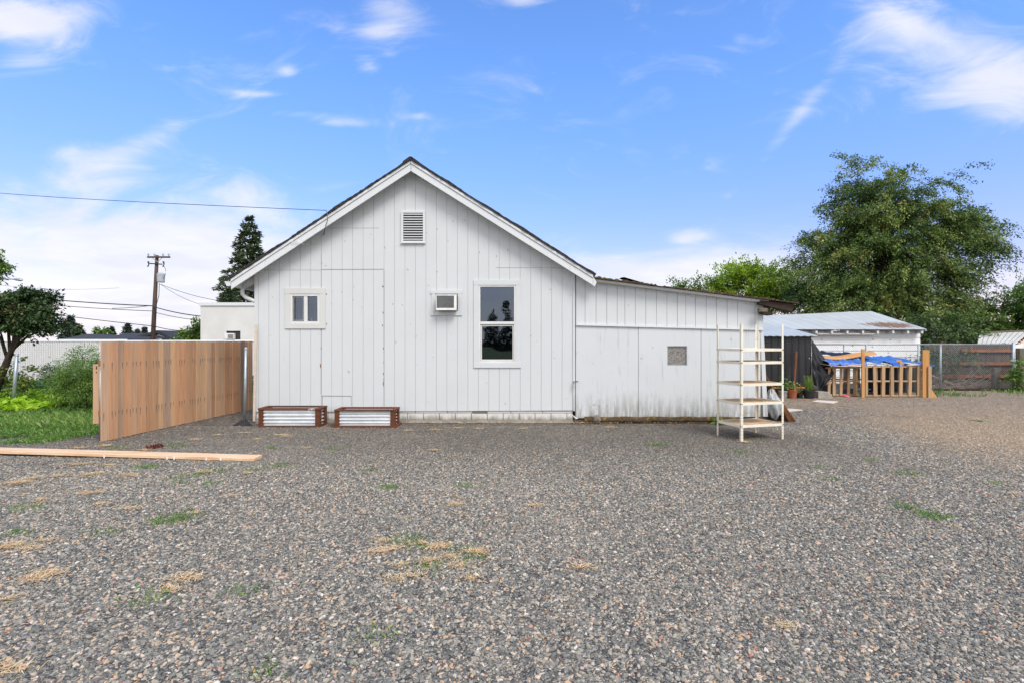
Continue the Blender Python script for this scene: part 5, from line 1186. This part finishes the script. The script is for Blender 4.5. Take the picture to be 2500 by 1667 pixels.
# weathered wood fence behind with orange rails
wf = thing('wood_fence', (15.4, 18.0, 0), 'dark weathered board fence with orange rails behind the chain link', 'fence')
mb = MB(); x_ = 14.5
while x_ < 17.6:
    mb.box(x_+.004, x_+.14, 18.0+random.uniform(0, .008), 18.02+random.uniform(0, .006), .0, 1.50+random.uniform(-.02, .02), random.random()); x_ += .144
mk('board', mb, M['oldfence'], wf)
for zz2 in (1.25, .80, .36): mk('rail', MB().box(15.75 if zz2 > 1 else 15.1, 17.6, 17.93, 17.998, zz2-.05, zz2+.05, .4), M['rust'] if False else mat('rail_stain', simple((.34, .135, .06), (.25, .09, .04), .85)), wf)
# end fence and gate post at the right edge
ef_ = thing('wood_fence', (16.9, 16.3, 0), 'grey board fence section at the right end beside the steel post', 'fence')
mk('post', MB().box(16.12, 16.34, 16.25, 16.4, 0, 1.36), M['greypost'], ef_, bevel=.01)
mk('post', MB().box(15.55, 15.72, 16.5, 16.62, 0, .72), M['greypost'], ef_, bevel=.01)
mb = MB(); x_ = 16.36
while x_ < 22.5: mb.box(x_, x_+.137, 16.34, 16.36, 0, 1.52+random.uniform(-.03, .02), random.random()); x_ += .142
mk('board', mb, M['oldfence'], ef_); mk('rail', MB().box(16.35, 22.4, 16.27, 16.338, 1.2, 1.29).box(16.35, 22.4, 16.27, 16.338, .72, .78), M['greypost'], ef_)
# brush pile
bp = MB()
for i in range(150):
    a = Vector((rng.uniform(12.6, 15.9), rng.uniform(16.8, 17.5), rng.uniform(0, .12))); d_ = Vector((rng.uniform(-1, 1), rng.uniform(-.3, .3), rng.uniform(-.05, .35))).normalized()*rng.uniform(.4, 1.3)
    bp.tube([a, a+d_*.5+Vector((0, 0, rng.uniform(-.04, .06))), a+d_], [.011, .008, .003], 4, rng.uniform(0, 1))
bp.tube([(12.9, 16.9, .95), (13.9, 17.0, .45), (14.9, 17.1, .05)], [.02, .035, .04], 6); bp.tube([(13.1, 17.0, .8), (14.0, 17.1, .3), (14.6, 17.1, .02)], .02, 5)
bp.tube([(13.9, 17.1, .1), (13.85, 17.1, .7), (13.8, 17.0, 1.2)], .008, 4)
M['stick'] = mat('dry_branch', simple((.34, .26, .21), (.22, .16, .12), .9))
mk('brush_pile', bp, M['stick'], None, kind='stuff', label='heap of dry branches behind the chain link fence', cat='brush')

# ------------------------------------------------------------------ GARAGE
gY = 19.3; ga = thing('garage', (12.0, gY, 0), 'long low white garage with pale metal roof behind the fence', 'garage')
gx0, gx1 = 6.5, (2246-1250)/F*gY
gw = MB(); z_ = 0.0; bh = .245
while z_ < 1.95:
    zt = min(z_+bh, 1.97); gw.add([(gx0, gY-.022, z_+.008), (gx1, gY-.022, z_+.008), (gx1, gY-.001, zt), (gx0, gY-.001, zt), (gx0, gY+.05, z_), (gx1, gY+.05, z_), (gx1, gY+.05, zt), (gx0, gY+.05, zt)], [(0, 1, 2, 3), (1, 0, 4, 5), (3, 2, 6, 7), (1, 5, 6, 2), (0, 3, 7, 4)]); z_ += bh
mk('front_wall', gw, M['garagewall'], ga)
gm = MB()
for v_, w_ in ((590, 458), (785, 484), (1037, 457), (1188, 461), (1030, 521), (1170, 572), (858, 512)):
    c_ = P(z6x(v_), z6y(w_), gY); gm.box(c_.x-.022, c_.x+.022, gY-.016, gY-.0125, c_.z-.015, c_.z+.015)
mk('nail_mark', gm, M['seam'], ga)
rY = 21.9; er = (z6x(1505)-1250)/F*18.95; eZ = CH-(z6y(372)-833.5)/F*18.95; rX = er; rZ = CH-(z6y(216)-833.5)/F*rY
gr_ = MB()
def grf(u_, v_):
    x_ = 6.0+(er-6.0)*u_; z = eZ+(rZ-eZ)*v_; sag = -.10*math.sin(math.pi*min(1, u_*1.1))*v_ if u_ < .9 else 0
    return (x_, 18.95+(rY-18.95)*v_, z+sag-.14*(1-u_)*v_)
nu = 420; 
def grib(u_, v_):
    p = grf(u_, v_); t_ = (p[0]/.45) % 1; return (p[0], p[1], p[2]+(.012 if t_ < .08 else 0))
gr_.grid(grib, nu, 10); mk('roof', gr_, M['garageroof'], ga)
g2r = MB(); g2r.grid(lambda u_, v_: (lambda p, p0: (p0[0], rY+(rY-18.95)*v_, p0[2]-(rZ-eZ)*v_))(None, grf(u_, 1)), 40, 4); mk('roof', g2r, M['garageroof'], ga)
mk('end_wall', MB().add([(gx1, gY+.051, 0), (gx1, 24.4, 0), (gx1, 24.4, 1.95), (gx1, 21.9, 2.75), (gx1, gY+.051, 1.95)], [(0, 1, 2, 3, 4)]), M['garagewall'], ga)
edg = MB(); edg.beam((er-.02, 18.95, eZ-.03), (er-.02, rY, rZ-.03), .03, .08); mk('barge_board', edg, M['fascia'], ga)
edg = MB(); edg.box(6.0, er-.05, 18.97, 19.0, eZ-.035, eZ-.01); mk('drip_edge', edg, M['seam'], ga)
rt_ = MB()
for v_ in (545, 680, 815, 950, 1080, 1213, 1342, 1465):
    x_ = (z6x(v_)-1250)/F*19.0; mk('rafter_tail', MB().box(x_-.03, x_+.04, 18.99, gY-.014, eZ-.15, eZ-.037), M['trim'], ga)
mk('conduit', MB().tube([((z6x(548)-1250)/F*19.1, 19.1, 1.84), ((z6x(1080)-1250)/F*19.1, 19.1, 1.84)], .035, 8), M['vinyl'], ga)
# neighbour's shed at the far right
ns = thing('white_shed', (20.5, 20.2, 0), 'white metal roofed shed behind the fence at the right edge', 'shed')
nY = 20.0; a = P(2385, 845, nY); rr_ = [P(2383, 845, nY), P(2540, 845, nY), P(2560, 808, nY+1.6), P(2407, 816, nY+1.6)]
sY = 20.0
rfm = MB(); e0, e1 = P(2386, 842, sY), P(2478, 842, sY); r0_, r1_ = P(2392, 812, sY+1.7), P(2520, 807, sY+1.7)
for k in range(9):
    u0, u1 = k/9, (k+1)/9; rfm.add([e0.lerp(e1, u0), e0.lerp(e1, u1-.01), r0_.lerp(r1_, u1-.01), r0_.lerp(r1_, u0), e0.lerp(e1, u0)+Vector((0, 0, -.03)), e0.lerp(e1, u1-.01)+Vector((0, 0, -.03))], [(0, 1, 2, 3), (4, 5, 1, 0)])
M['shedroof'] = mat('pale_shed_roof', simple((.56, .55, .50), (.48, .47, .42), .5, 0, 1, .05))
mk('roof', rfm, M['shedroof'], ns)
mk('ridge_flashing', MB().beam(r0_+Vector((-.1, 0, .0)), r1_+Vector((.3, 0, .0)), .35, .06), M['greypost'], ns)
gwl = MB(); gwl.add([e1+Vector((.02, .05, 0)), e1+Vector((3.2, .05, 0)), Vector((r1_.x+.4, sY+.1, r1_.z-.05)), e1+Vector((.02, .05, -1.45)), e1+Vector((3.2, .05, -1.45))], [(3, 4, 1, 2, 0)]); mk('gable_wall', gwl, M['garagewall'], ns)
mk('front_wall', MB().box(e0.x+.1, e1.x, sY+.1, sY+.15, 0, e0.z-.04), M['garagewall'], ns)

# ------------------------------------------------------------------ LEFT: slatted fence, buildings, pole
sf_ = thing('slatted_fence', (-12, 18.2, 0), 'white privacy slatted chain link fence behind the garden', 'fence')
sY_ = 18.2; stp = CH-(831.5-833.5)/F*sY_
mb = MB(); x_ = -27.0
while x_ < -4.5: mb.box(x_+.006, x_+.072, sY_, sY_+.012, .12, stp-.03, random.random()); x_ += .0815
mk('slat', mb, M['slat'], sf_)
mk('backing', MB().box(-27, -4.5, sY_+.02, sY_+.03, .1, stp-.06), mat('slat_shade', simple((.80, .80, .79), (.74, .74, .73), .8)), sf_)
mk('wire_mesh', mesh_net(-21, -4.6, sY_-.012, stp, .082, .0045), M['slat'] if False else mat('vinyl_wire', simple((.60, .60, .59), (.52, .52, .51), .5)), sf_)
mk('top_rail', MB().tube([(-27, sY_, stp-.01), (-4.5, sY_, stp-.01)], .028, 8), M['slat'], sf_)
mk('footing', MB().box(-27, -4.5, sY_-.05, sY_+.06, 0, .10), mat('tan_footing', simple((.48, .36, .24), (.36, .26, .17), .95)), sf_)
wb = thing('white_building', (-14, 23, 0), 'flat roofed white stucco building behind the cedar fence', 'building')
bY = 22.5; bx0 = (489.5-1250)/F*bY; bz = CH-(747-833.5)/F*bY
AWx0, AWx1 = (552-1250)/F*bY, (587-1250)/F*bY; AWz0, AWz1 = CH-(829-833.5)/F*bY, CH-(808-833.5)/F*bY
mb = MB(); mb.box(bx0, AWx0, bY, bY+6, 0, bz).box(AWx1, -5, bY, bY+6, 0, bz).box(AWx0, AWx1, bY, bY+6, AWz1, bz).box(AWx0, AWx1, bY, bY+6, 0, AWz0); mk('wall', mb, M['stucco'], wb)
mk('parapet_cap', MB().box(bx0-.06, -5, bY-.05, bY+6.05, bz+.001, bz+.14), M['trim'], wb)
wdw = mk('window', MB().box(AWx0, AWx1, bY+.06, bY+.08, AWz0, AWz1), M['dark'], wb)
acx = MB().box((552.8-1250)/F*bY, (573.5-1250)/F*bY, bY-.15, bY+.055, AWz0+.02, AWz0+.27); ac2 = mk('air_conditioner', acx, M['acbody'], None, 'window air conditioner in the white stucco building', 'air conditioner', bevel=.01)
mk('grille', MB().box((556-1250)/F*(bY-.15), (569-1250)/F*(bY-.15), bY-.156, bY-.152, AWz0+.05, AWz0+.23), M['grille'], ac2)

def far_house(px0, px1, pxr0, pxr1, yr, ye, Y, label, gable=False):
    a, b = P(px0, ye, Y), P(px1, ye, Y); c_, d_ = P(pxr1, yr, Y+4), P(pxr0, yr, Y+4)
    t_ = thing('far_house', ((a.x+b.x)/2, Y, 0), label, 'house', 'dark roofed houses beyond the slatted fence')
    mk('roof', MB().add([a, b, c_, d_, (a.x, Y+8, a.z), (b.x, Y+8, b.z)], [(0, 1, 2, 3), (1, 5, 2), (5, 4, 3, 2), (4, 0, 3)]), M['roofdark'], t_)
    mk('gutter', MB().box(a.x-.1, b.x+.1, Y-.06, Y+.02, a.z-.16, a.z-.0), M['trim'], t_)
    mk('wall', MB().box(a.x+.3, b.x-.3, Y+.4, Y+7.6, 0, a.z-.1), M['stucco'], t_); return t_
far_house(148, 308, 212, 250, 815.5, 828, 42, 'dark hip roofed house far behind, left of the pole')
far_house(258, 392, 303, 372, 813.5, 827.5, 46, 'long dark roofed house far behind the cedar fence, next to pole')
fh = thing('far_house', (-37, 52, 0), 'white gabled house far behind right of the pole foot', 'house', 'dark roofed houses beyond the slatted fence')
a, b, c_ = P(368, 828, 48), P(417, 828, 48), P(390, 814, 48)
mk('wall', MB().prism([(a.x, 0), (b.x-.3, 0), (b.x-.3, b.z), (c_.x, c_.z), (a.x, b.z)], 48, 56), M['garagewall'], fh)
mk('roof', MB().prism([(a.x-1, a.z-.0), (c_.x, c_.z), (c_.x, c_.z+.28), (a.x-1, a.z+.28)][::1], 47.6, 56.2).prism([(c_.x, c_.z), (b.x+.3, b.z-.1), (b.x+.3, b.z+.15), (c_.x, c_.z+.28)], 47.6, 56.2), M['roofdark'], fh)

# utility pole
pY = 45.0; up = thing('utility_pole', (P(372, 830, pY).x, pY, 0), 'brown wooden utility pole with crossarm and grey transformer', 'pole')
pt = P(383.5, 624, pY); pb_ = P(372, 850, pY); pb_.z = 0; pb_.x = P(371, 850, pY).x
mk('shaft', MB().tube([pb_, pb_.lerp(pt, .5), pt], [.19, .17, .13], 12), M['pole'], up, smooth=True)
ca, cb2 = P(360, 628.5, pY-.15), P(415, 628.5, pY-.15); mk('crossarm', MB().beam(ca, cb2, .12, .14), M['pole'], up)
for xx in (362, 377, 398, 412): 
    c_ = P(xx, 627, pY-.15); mk('insulator', MB().lathe([(.02, 0), (.02, .06), (.07, .08), (.06, .16), (.08, .18), (.05, .26), (0, .28)], 10, (c_.x, c_.y, c_.z)), M['ceramic'], up)
mk('brace', MB().beam(P(370, 629, pY-.18), P(383, 640, pY-.18), .04, .04).beam(P(398, 629, pY-.18), P(384, 640, pY-.18), .04, .04), M['galv'], up)
mk('lower_arm', MB().beam(P(366, 644, pY-.15), P(396, 646, pY-.15), .08, .09), M['wire'], up)
for xx in (362, 399): mk('fuse_cutout', MB().tube([P(xx, 640, pY-.2), P(xx+1.5, 646, pY-.3), P(xx-1, 651, pY-.2)], [.08, .05, .07], 8), M['wire'], up)
tc_ = P(389.5, 690, pY-.25); mk('transformer', MB().lathe([(0, 0), (.28, 0), (.30, .05), (.30, .72), (.25, .8), (.1, .84), (0, .84)], 18, (tc_.x+.12, tc_.y, tc_.z)), M['ceramic'], up, smooth=False)
mk('lead', MB().tube([P(399, 648, pY-.2), P(405, 660, pY-.3), P(404, 672, pY-.4), P(396, 684, pY-.3)], .02, 5).tube([P(389, 692, pY-.3), P(388, 722, pY-.35), P(382, 745, pY-.3), P(379, 800, pY-.2)], .025, 5), M['wire'], up)
def cable(label, pts, r=.03, sag=.4):
    mb = MB(); 
    for i in range(len(pts)-1):
        a, b = pts[i], pts[i+1]; mb.tube([a.lerp(b, k/12)-Vector((0, 0, sag*4*(k/12)*(1-k/12))) for k in range(13)], r, 5, cap=False)
    return mk('power_line', mb, M['wire'], None, label, 'cable', 'power lines at the utility pole')
z1 = lambda x, y, Y: P(x/2.851, 600+y/2.851, Y)
cable('thick power line left of the pole above the small tree', [z1(-600, 262, 45), z1(1058, 420, 44.8)], .045, .3)
cable('second power line crossing to the pole below the thick one', [z1(-600, 300, 45), z1(1058, 456, 44.8)], .028, .3)
cable('faint thin cable crossing near the pole middle', [z1(780, 438, 44.9), z1(1055, 418, 44.8)], .025, .05)
cable('lowest power line sloping down past the pole to the right', [z1(-600, 330, 45), z1(1070, 560, 44.8), z1(1400, 590, 46)], .032, .2)
cable('thin high cable in the sky at the far left', [z1(-300, 240, 60), z1(330, 303, 60), z1(830, 295, 60)], .014, .1)
cable('power line from the pole right towards the white building', [z1(1070, 426, 44.8), z1(1400, 492, 40)], .04, .1)
cable('lower line from the pole right towards the white building', [z1(1070, 462, 44.8), z1(1400, 520, 40)], .025, .1)
cable('thin drop line from the transformer to the far right', [z1(1115, 268, 44.8), z1(1640, 400, 40)], .02, .25)
cable('thin drop line, steeper, from the transformer', [z1(1115, 268, 44.8), z1(1450, 425, 40)], .016, .25)
# street lamp
slp = thing('street_lamp', (P(-60, 900, 40).x, 40, 0), 'grey street lamp arm reaching in from the left edge', 'street lamp')
mk('pole', MB().tube([(P(-60, 900, 40).x, 40, 0), P(-60, 690, 40)], [.12, .08], 10), M['galv'], slp)
mk('arm', MB().tube([P(-60, 695, 40), P(-20, 686, 40), P(15, 681.5, 40), P(35, 682.5, 40)], .045, 8), M['galv'], slp)
mk('lamp_head', MB().tube([P(34, 682.4, 40), P(40, 682.6, 40), P(50, 684, 40), P(56, 684.6, 40)], [.05, .11, .12, .03], 10), M['galv'], slp, smooth=True)

# ------------------------------------------------------------------ TREES
CHERRY = 11
blob_tree('cherry_tree', 'large spreading dark green cherry tree behind the white garage', 'tree', (21.5, 27, 0),
    [(2010, 600, 140, 120), (2090, 540, 120, 85), (1902, 615, 64, 92), (2190, 570, 90, 62), (1995, 475, 72, 70), (2130, 665, 95, 80), (1960, 690, 140, 55), (1988, 402, 24, 44), (2120, 418, 44, 26), (2275, 578, 50, 28), (1868, 575, 28, 50), (2150, 760, 80, 40, -4), (2200, 800, 60, 30, -5), (2215, 480, 40, 22), (2060, 445, 66, 42), (2090, 700, 70, 60), (2120, 775, 50, 40, -3), (2240, 520, 40, 22), (2150, 390, 20, 10)],
    27, 3600, 76, .14, .064, M['leaf_cherry'], .34, 1.1, .45, limbs=20, spread=.09, gap=0, hi=.11, shrink=.9, clump=(460, .40), seed=CHERRY)
blob_tree('leafy_tree', 'bright green bushy tree above the lean-to roof', 'tree', (P(1735*q, 900, 32).x, 32, 0), [(1718, 668, 84, 50), (1780, 685, 48, 38), (1690, 650, 45, 26), (1740, 645, 55, 22)], 32, 700, 50, .17, .09, M['leaf_bright'], .2, .7, -.3, limbs=12, clump=(110, .3))
blob_tree('leafy_tree', 'small sparse tree top left of the bright bushy tree', 'tree', (P(1590*q, 900, 34).x, 34, 0), [(1555, 658, 16, 12), (1585, 652, 17, 14), (1605, 662, 18, 12), (1575, 672, 30, 10)], 34, 60, 26, .18, .1, M['leaf_mid'], .1, .5, .1, limbs=8)
blob_tree('leafy_tree', 'mid green tree at the right edge behind the shed', 'tree', (P(2310*q, 900, 30).x, 30, 0), [(2300, 720, 90, 50), (2260, 690, 36, 34), (2370, 700, 60, 50), (2320, 690, 30, 30), (2250, 760, 50, 50), (2350, 770, 70, 40), (2480, 705, 110, 70), (2640, 690, 110, 90)], 30, 1300, 44, .18, .1, M['leaf_mid'], .2, .8, -.15, limbs=12, clump=(190, .35))
blob_tree('dark_shrub', 'dark understorey shrub behind the wood fence near the garage', 'shrub', (P(2180*q, 900, 22).x, 22, 0), [(2170, 800, 70, 60), (2230, 810, 70, 50), (2140, 780, 40, 60)], 22, 420, 34, .15, .07, M['leaf_lilac'], .1, .7, .7, limbs=8)
blob_tree('hanging_branch', 'drooping leafy growth over the old fence behind the chain link', 'shrub', (P(2160*q, 900, 18.6).x, 18.2, 0), [(2150, 822, 30, 20), (2190, 812, 40, 12), (2135, 830, 18, 26)], 17.6, 60, 24, .13, .06, M['leaf_lilac'], .05, .5, .8, limbs=5)
blob_tree('climbing_plant', 'green leafy climber at the right edge on the board fence', 'plant', (16.7, 16.1, 0), [(2338, 865, 14, 12), (2348, 845, 10, 16), (2325, 870, 12, 5), (2352, 880, 12, 12)], 16.1, 60, 10, .10, .07, M['leaf_mid'], .02, .2, .2, limbs=5, spread=.05)
# left small tree
blob_tree('small_tree', 'gnarled small tree with dense dark crown at the left edge', 'tree', (P(-25, 985, 12.5).x, 12.5, 0),
    [(62, 702, 62, 40), (10, 708, 62, 44), (112, 728, 34, 34), (75, 748, 60, 20), (0, 742, 46, 30), (-40, 720, 50, 50), (70, 678, 30, 22)], 12.5, 900, 30, .095, .05, M['leaf_lilac'], .10, .19, .3, spread=.05, limbs=16, yk=.9, gap=0, shrink=.86, clump=(130, .10),
    trunk_pts=[P(-25, 985, 12.5), P(0, 925, 12.5), P(18, 880, 12.5), P(30, 850, 12.5), P(40, 815, 12.5), P(60, 780, 12.5)])
blob_tree('leafy_tree', 'far tree foliage cut off by the left edge', 'tree', (P(-40, 900, 30).x, 30, 0), [(-24, 612, 22, 22), (-4, 604, 8, 7)], 30, 90, 26, .22, .1, M['leaf_mid'], .15, .6, .2, limbs=6)
conifer('conifer', 'tall dark conifer behind the left roof slope', (P(574*q, 900, 40).x, 40, 0), CH+(833.5-503*q)/F*40, 3.3, M['needle'], 17, 2.4, L=.38, bare=.2, irregular=.45)
conifer('conifer', 'dark conifer low behind the left eave and white building', (P(528*q, 900, 36).x, 36, 0), 5.2, 2.0, M['needle'], 14, 1.5, L=.34, bare=.2)
for (x_, y_, Y_, r_, lb3) in ((163, 728, 60, 1.6, 'dark conifer just right of the small tree crown'), (182, 752, 58, 1.3, 'low bushy conifer right of the dark conifer'), (256, 753, 80, 1.3, 'small distant conifer, left of the three above the dark roofs'), (294, 745, 80, 1.5, 'small distant conifer, the tallest of three above the dark roofs'), (332, 753, 85, 1.0, 'small distant conifer, right of the three, beside the pole'), (316, 759, 85, .8, 'tiny distant conifer just left of the pole')):
    conifer('conifer', lb3, (P(x_*q, 900, Y_).x, Y_, 0), CH+(833.5-y_*q)/F*Y_, r_, M['needle_far'] if Y_ > 59 else M['needle'], 14, .9, 'distant conifers beyond the houses', L=.45, bare=.1)
blob_tree('leafy_tree', 'round bush left of the white stucco building', 'tree', (P(470, 900, 38).x, 38, 0), [(445, 770, 22, 14), (452, 755, 10, 20), (425, 777, 12, 6)], 38, 110, 24, .25, .13, M['leaf_mid'], .12, .6, .2, limbs=6)
blob_tree('leafy_tree', 'small round tree above the left dark roof', 'tree', (P(250, 900, 60).x, 60, 0), [(233, 763, 9, 6)], 60, 40, 20, .35, .18, M['leaf_mid'], .12, .5, .2, limbs=4)
# garden plants
def shrubby(nm, label, cat, x, y, Y, blobs, n, per, L, W, lm, droop=.3, slen=.35, sp=.04, tr=.02, up=0):
    b_ = G(x, y); return blob_tree(nm, label, cat, (b_.x if False else P(x*q, 0, Y).x, Y, 0), blobs, Y, n, per, L, W, M[lm], tr, slen, droop, spread=sp, limbs=7)
shrubby('feathery_bush', 'big feathery green bush left of the cedar fence', 'bush', 185, 905, 11.5, [(190, 870, 32, 34), (210, 840, 26, 26), (215, 885, 28, 26), (168, 880, 20, 24)], 11.5, 0, 0, 0, 'x') if False else None
blob_tree('feathery_bush', 'big feathery green bush against the cedar fence', 'bush', (P(200*q, 0, 11.6).x, 11.6, 0), [(185, 868, 34, 32), (212, 850, 24, 28), (212, 885, 24, 28), (165, 885, 18, 18)], 11.6, 360, 70, .06, .014, M['leaf_mid'], .02, .4, .35, spread=.05, limbs=22)
blob_tree('slender_shrub', 'slender grey green shrub rising behind the feathery bush', 'shrub', (P(190*q, 0, 12.2).x, 12.2, 0), [(190, 815, 16, 20), (186, 835, 12, 14)], 12.2, 60, 26, .06, .02, M['leaf_mid'], .015, .22, .1, spread=.05, limbs=6)
blob_tree('sapling', 'young sapling with thin stem before the white fence', 'sapling', (P(127*q, 0, 13.6).x, 13.6, 0), [(122, 857, 14, 14), (130, 845, 10, 10), (115, 865, 9, 7)], 13.6, 60, 24, .07, .025, M['leaf_mid'], .03, .25, .2, spread=.04, limbs=6)
for k, (x_, y_, lb3) in enumerate(((18, 862, 'yellow green leafy shoot left of the leaning garden post'), (52, 858, 'yellow green leafy shoot right of the leaning garden post'))):
    blob_tree('leafy_shoot', lb3, 'plant', (P(x_*q, 0, 12.6).x, 12.6, 0), [(x_, y_, 12, 22), (x_, y_+22, 22, 12)], 12.6, 34, 14, .10, .06, M['yellowleaf'], .015, .22, .1, spread=.05, limbs=6, group='yellow green shoots by the garden post')
def bedrow(nm, label, lm, n, y0_, y1_, L, W, hmax, xl, xr, humps=0):
    Y = rng.uniform(y0_, y1_, n); X = np.array([rng.uniform(xl(y), xr(y)) for y in Y]); hh = hmax*(.35+.65*np.abs(np.sin(X*2.3)*np.cos(Y*2.9)))*rng.uniform(.4, 1, n)
    V, t_ = leaves_from(np.column_stack([X, Y, hh]), rng.normal(0, 1, (n, 3))*[1, 1, .4], L, W, rng.uniform(0, 1, n), .0, .3)
    npmesh(nm, V, 4, t_, M[lm], kind='stuff', label=label, cat='vegetables')
bedrow('lettuce_bed', 'bright lime green lettuce bed in the left garden', 'lettuce', 6500, 11.3, 15.2, .15, .12, .26, lambda y: -13.5, lambda y: np.interp(y, [11.5, 12.5, 15], [-10.6, -9.2, -9.9]))
bedrow('vegetable_rows', 'dark green vegetable rows along the white slatted fence', 'potato', 6500, 15.2, 17.8, .16, .09, .40, lambda y: -20, lambda y: -8.4)
bedrow('vegetable_rows', 'low green weeds around the lettuce bed', 'potato', 2200, 10.2, 11.4, .10, .05, .09, lambda y: -13, lambda y: -7.2)
# row of conifers behind the camera, seen mirrored in the window
for i, (x_, y_, h_) in enumerate(((-1, -92, 10), (-4.5, -95, 8.5), (2.5, -90, 7.2), (6, -96, 8), (-9, -88, 13), (-14, -80, 15))):
    conifer('conifer', ['tall', 'short', 'pointed', 'stout', 'slim', 'leftmost'][i]+' conifer behind the photographer, mirrored in the window', (x_, y_, 0), h_, 3.0, M['needle'], 14, .6, 'conifers behind the photographer', L=.6, bare=.05)
blob_tree('leafy_tree', 'broad tree behind the photographer, mirrored in the window', 'tree', (-10, -60, 0), [(1250, 784, 1, 1)], 10, 1, 3, .1, .1, M['leaf_mid'], .3, limbs=0) if False else None
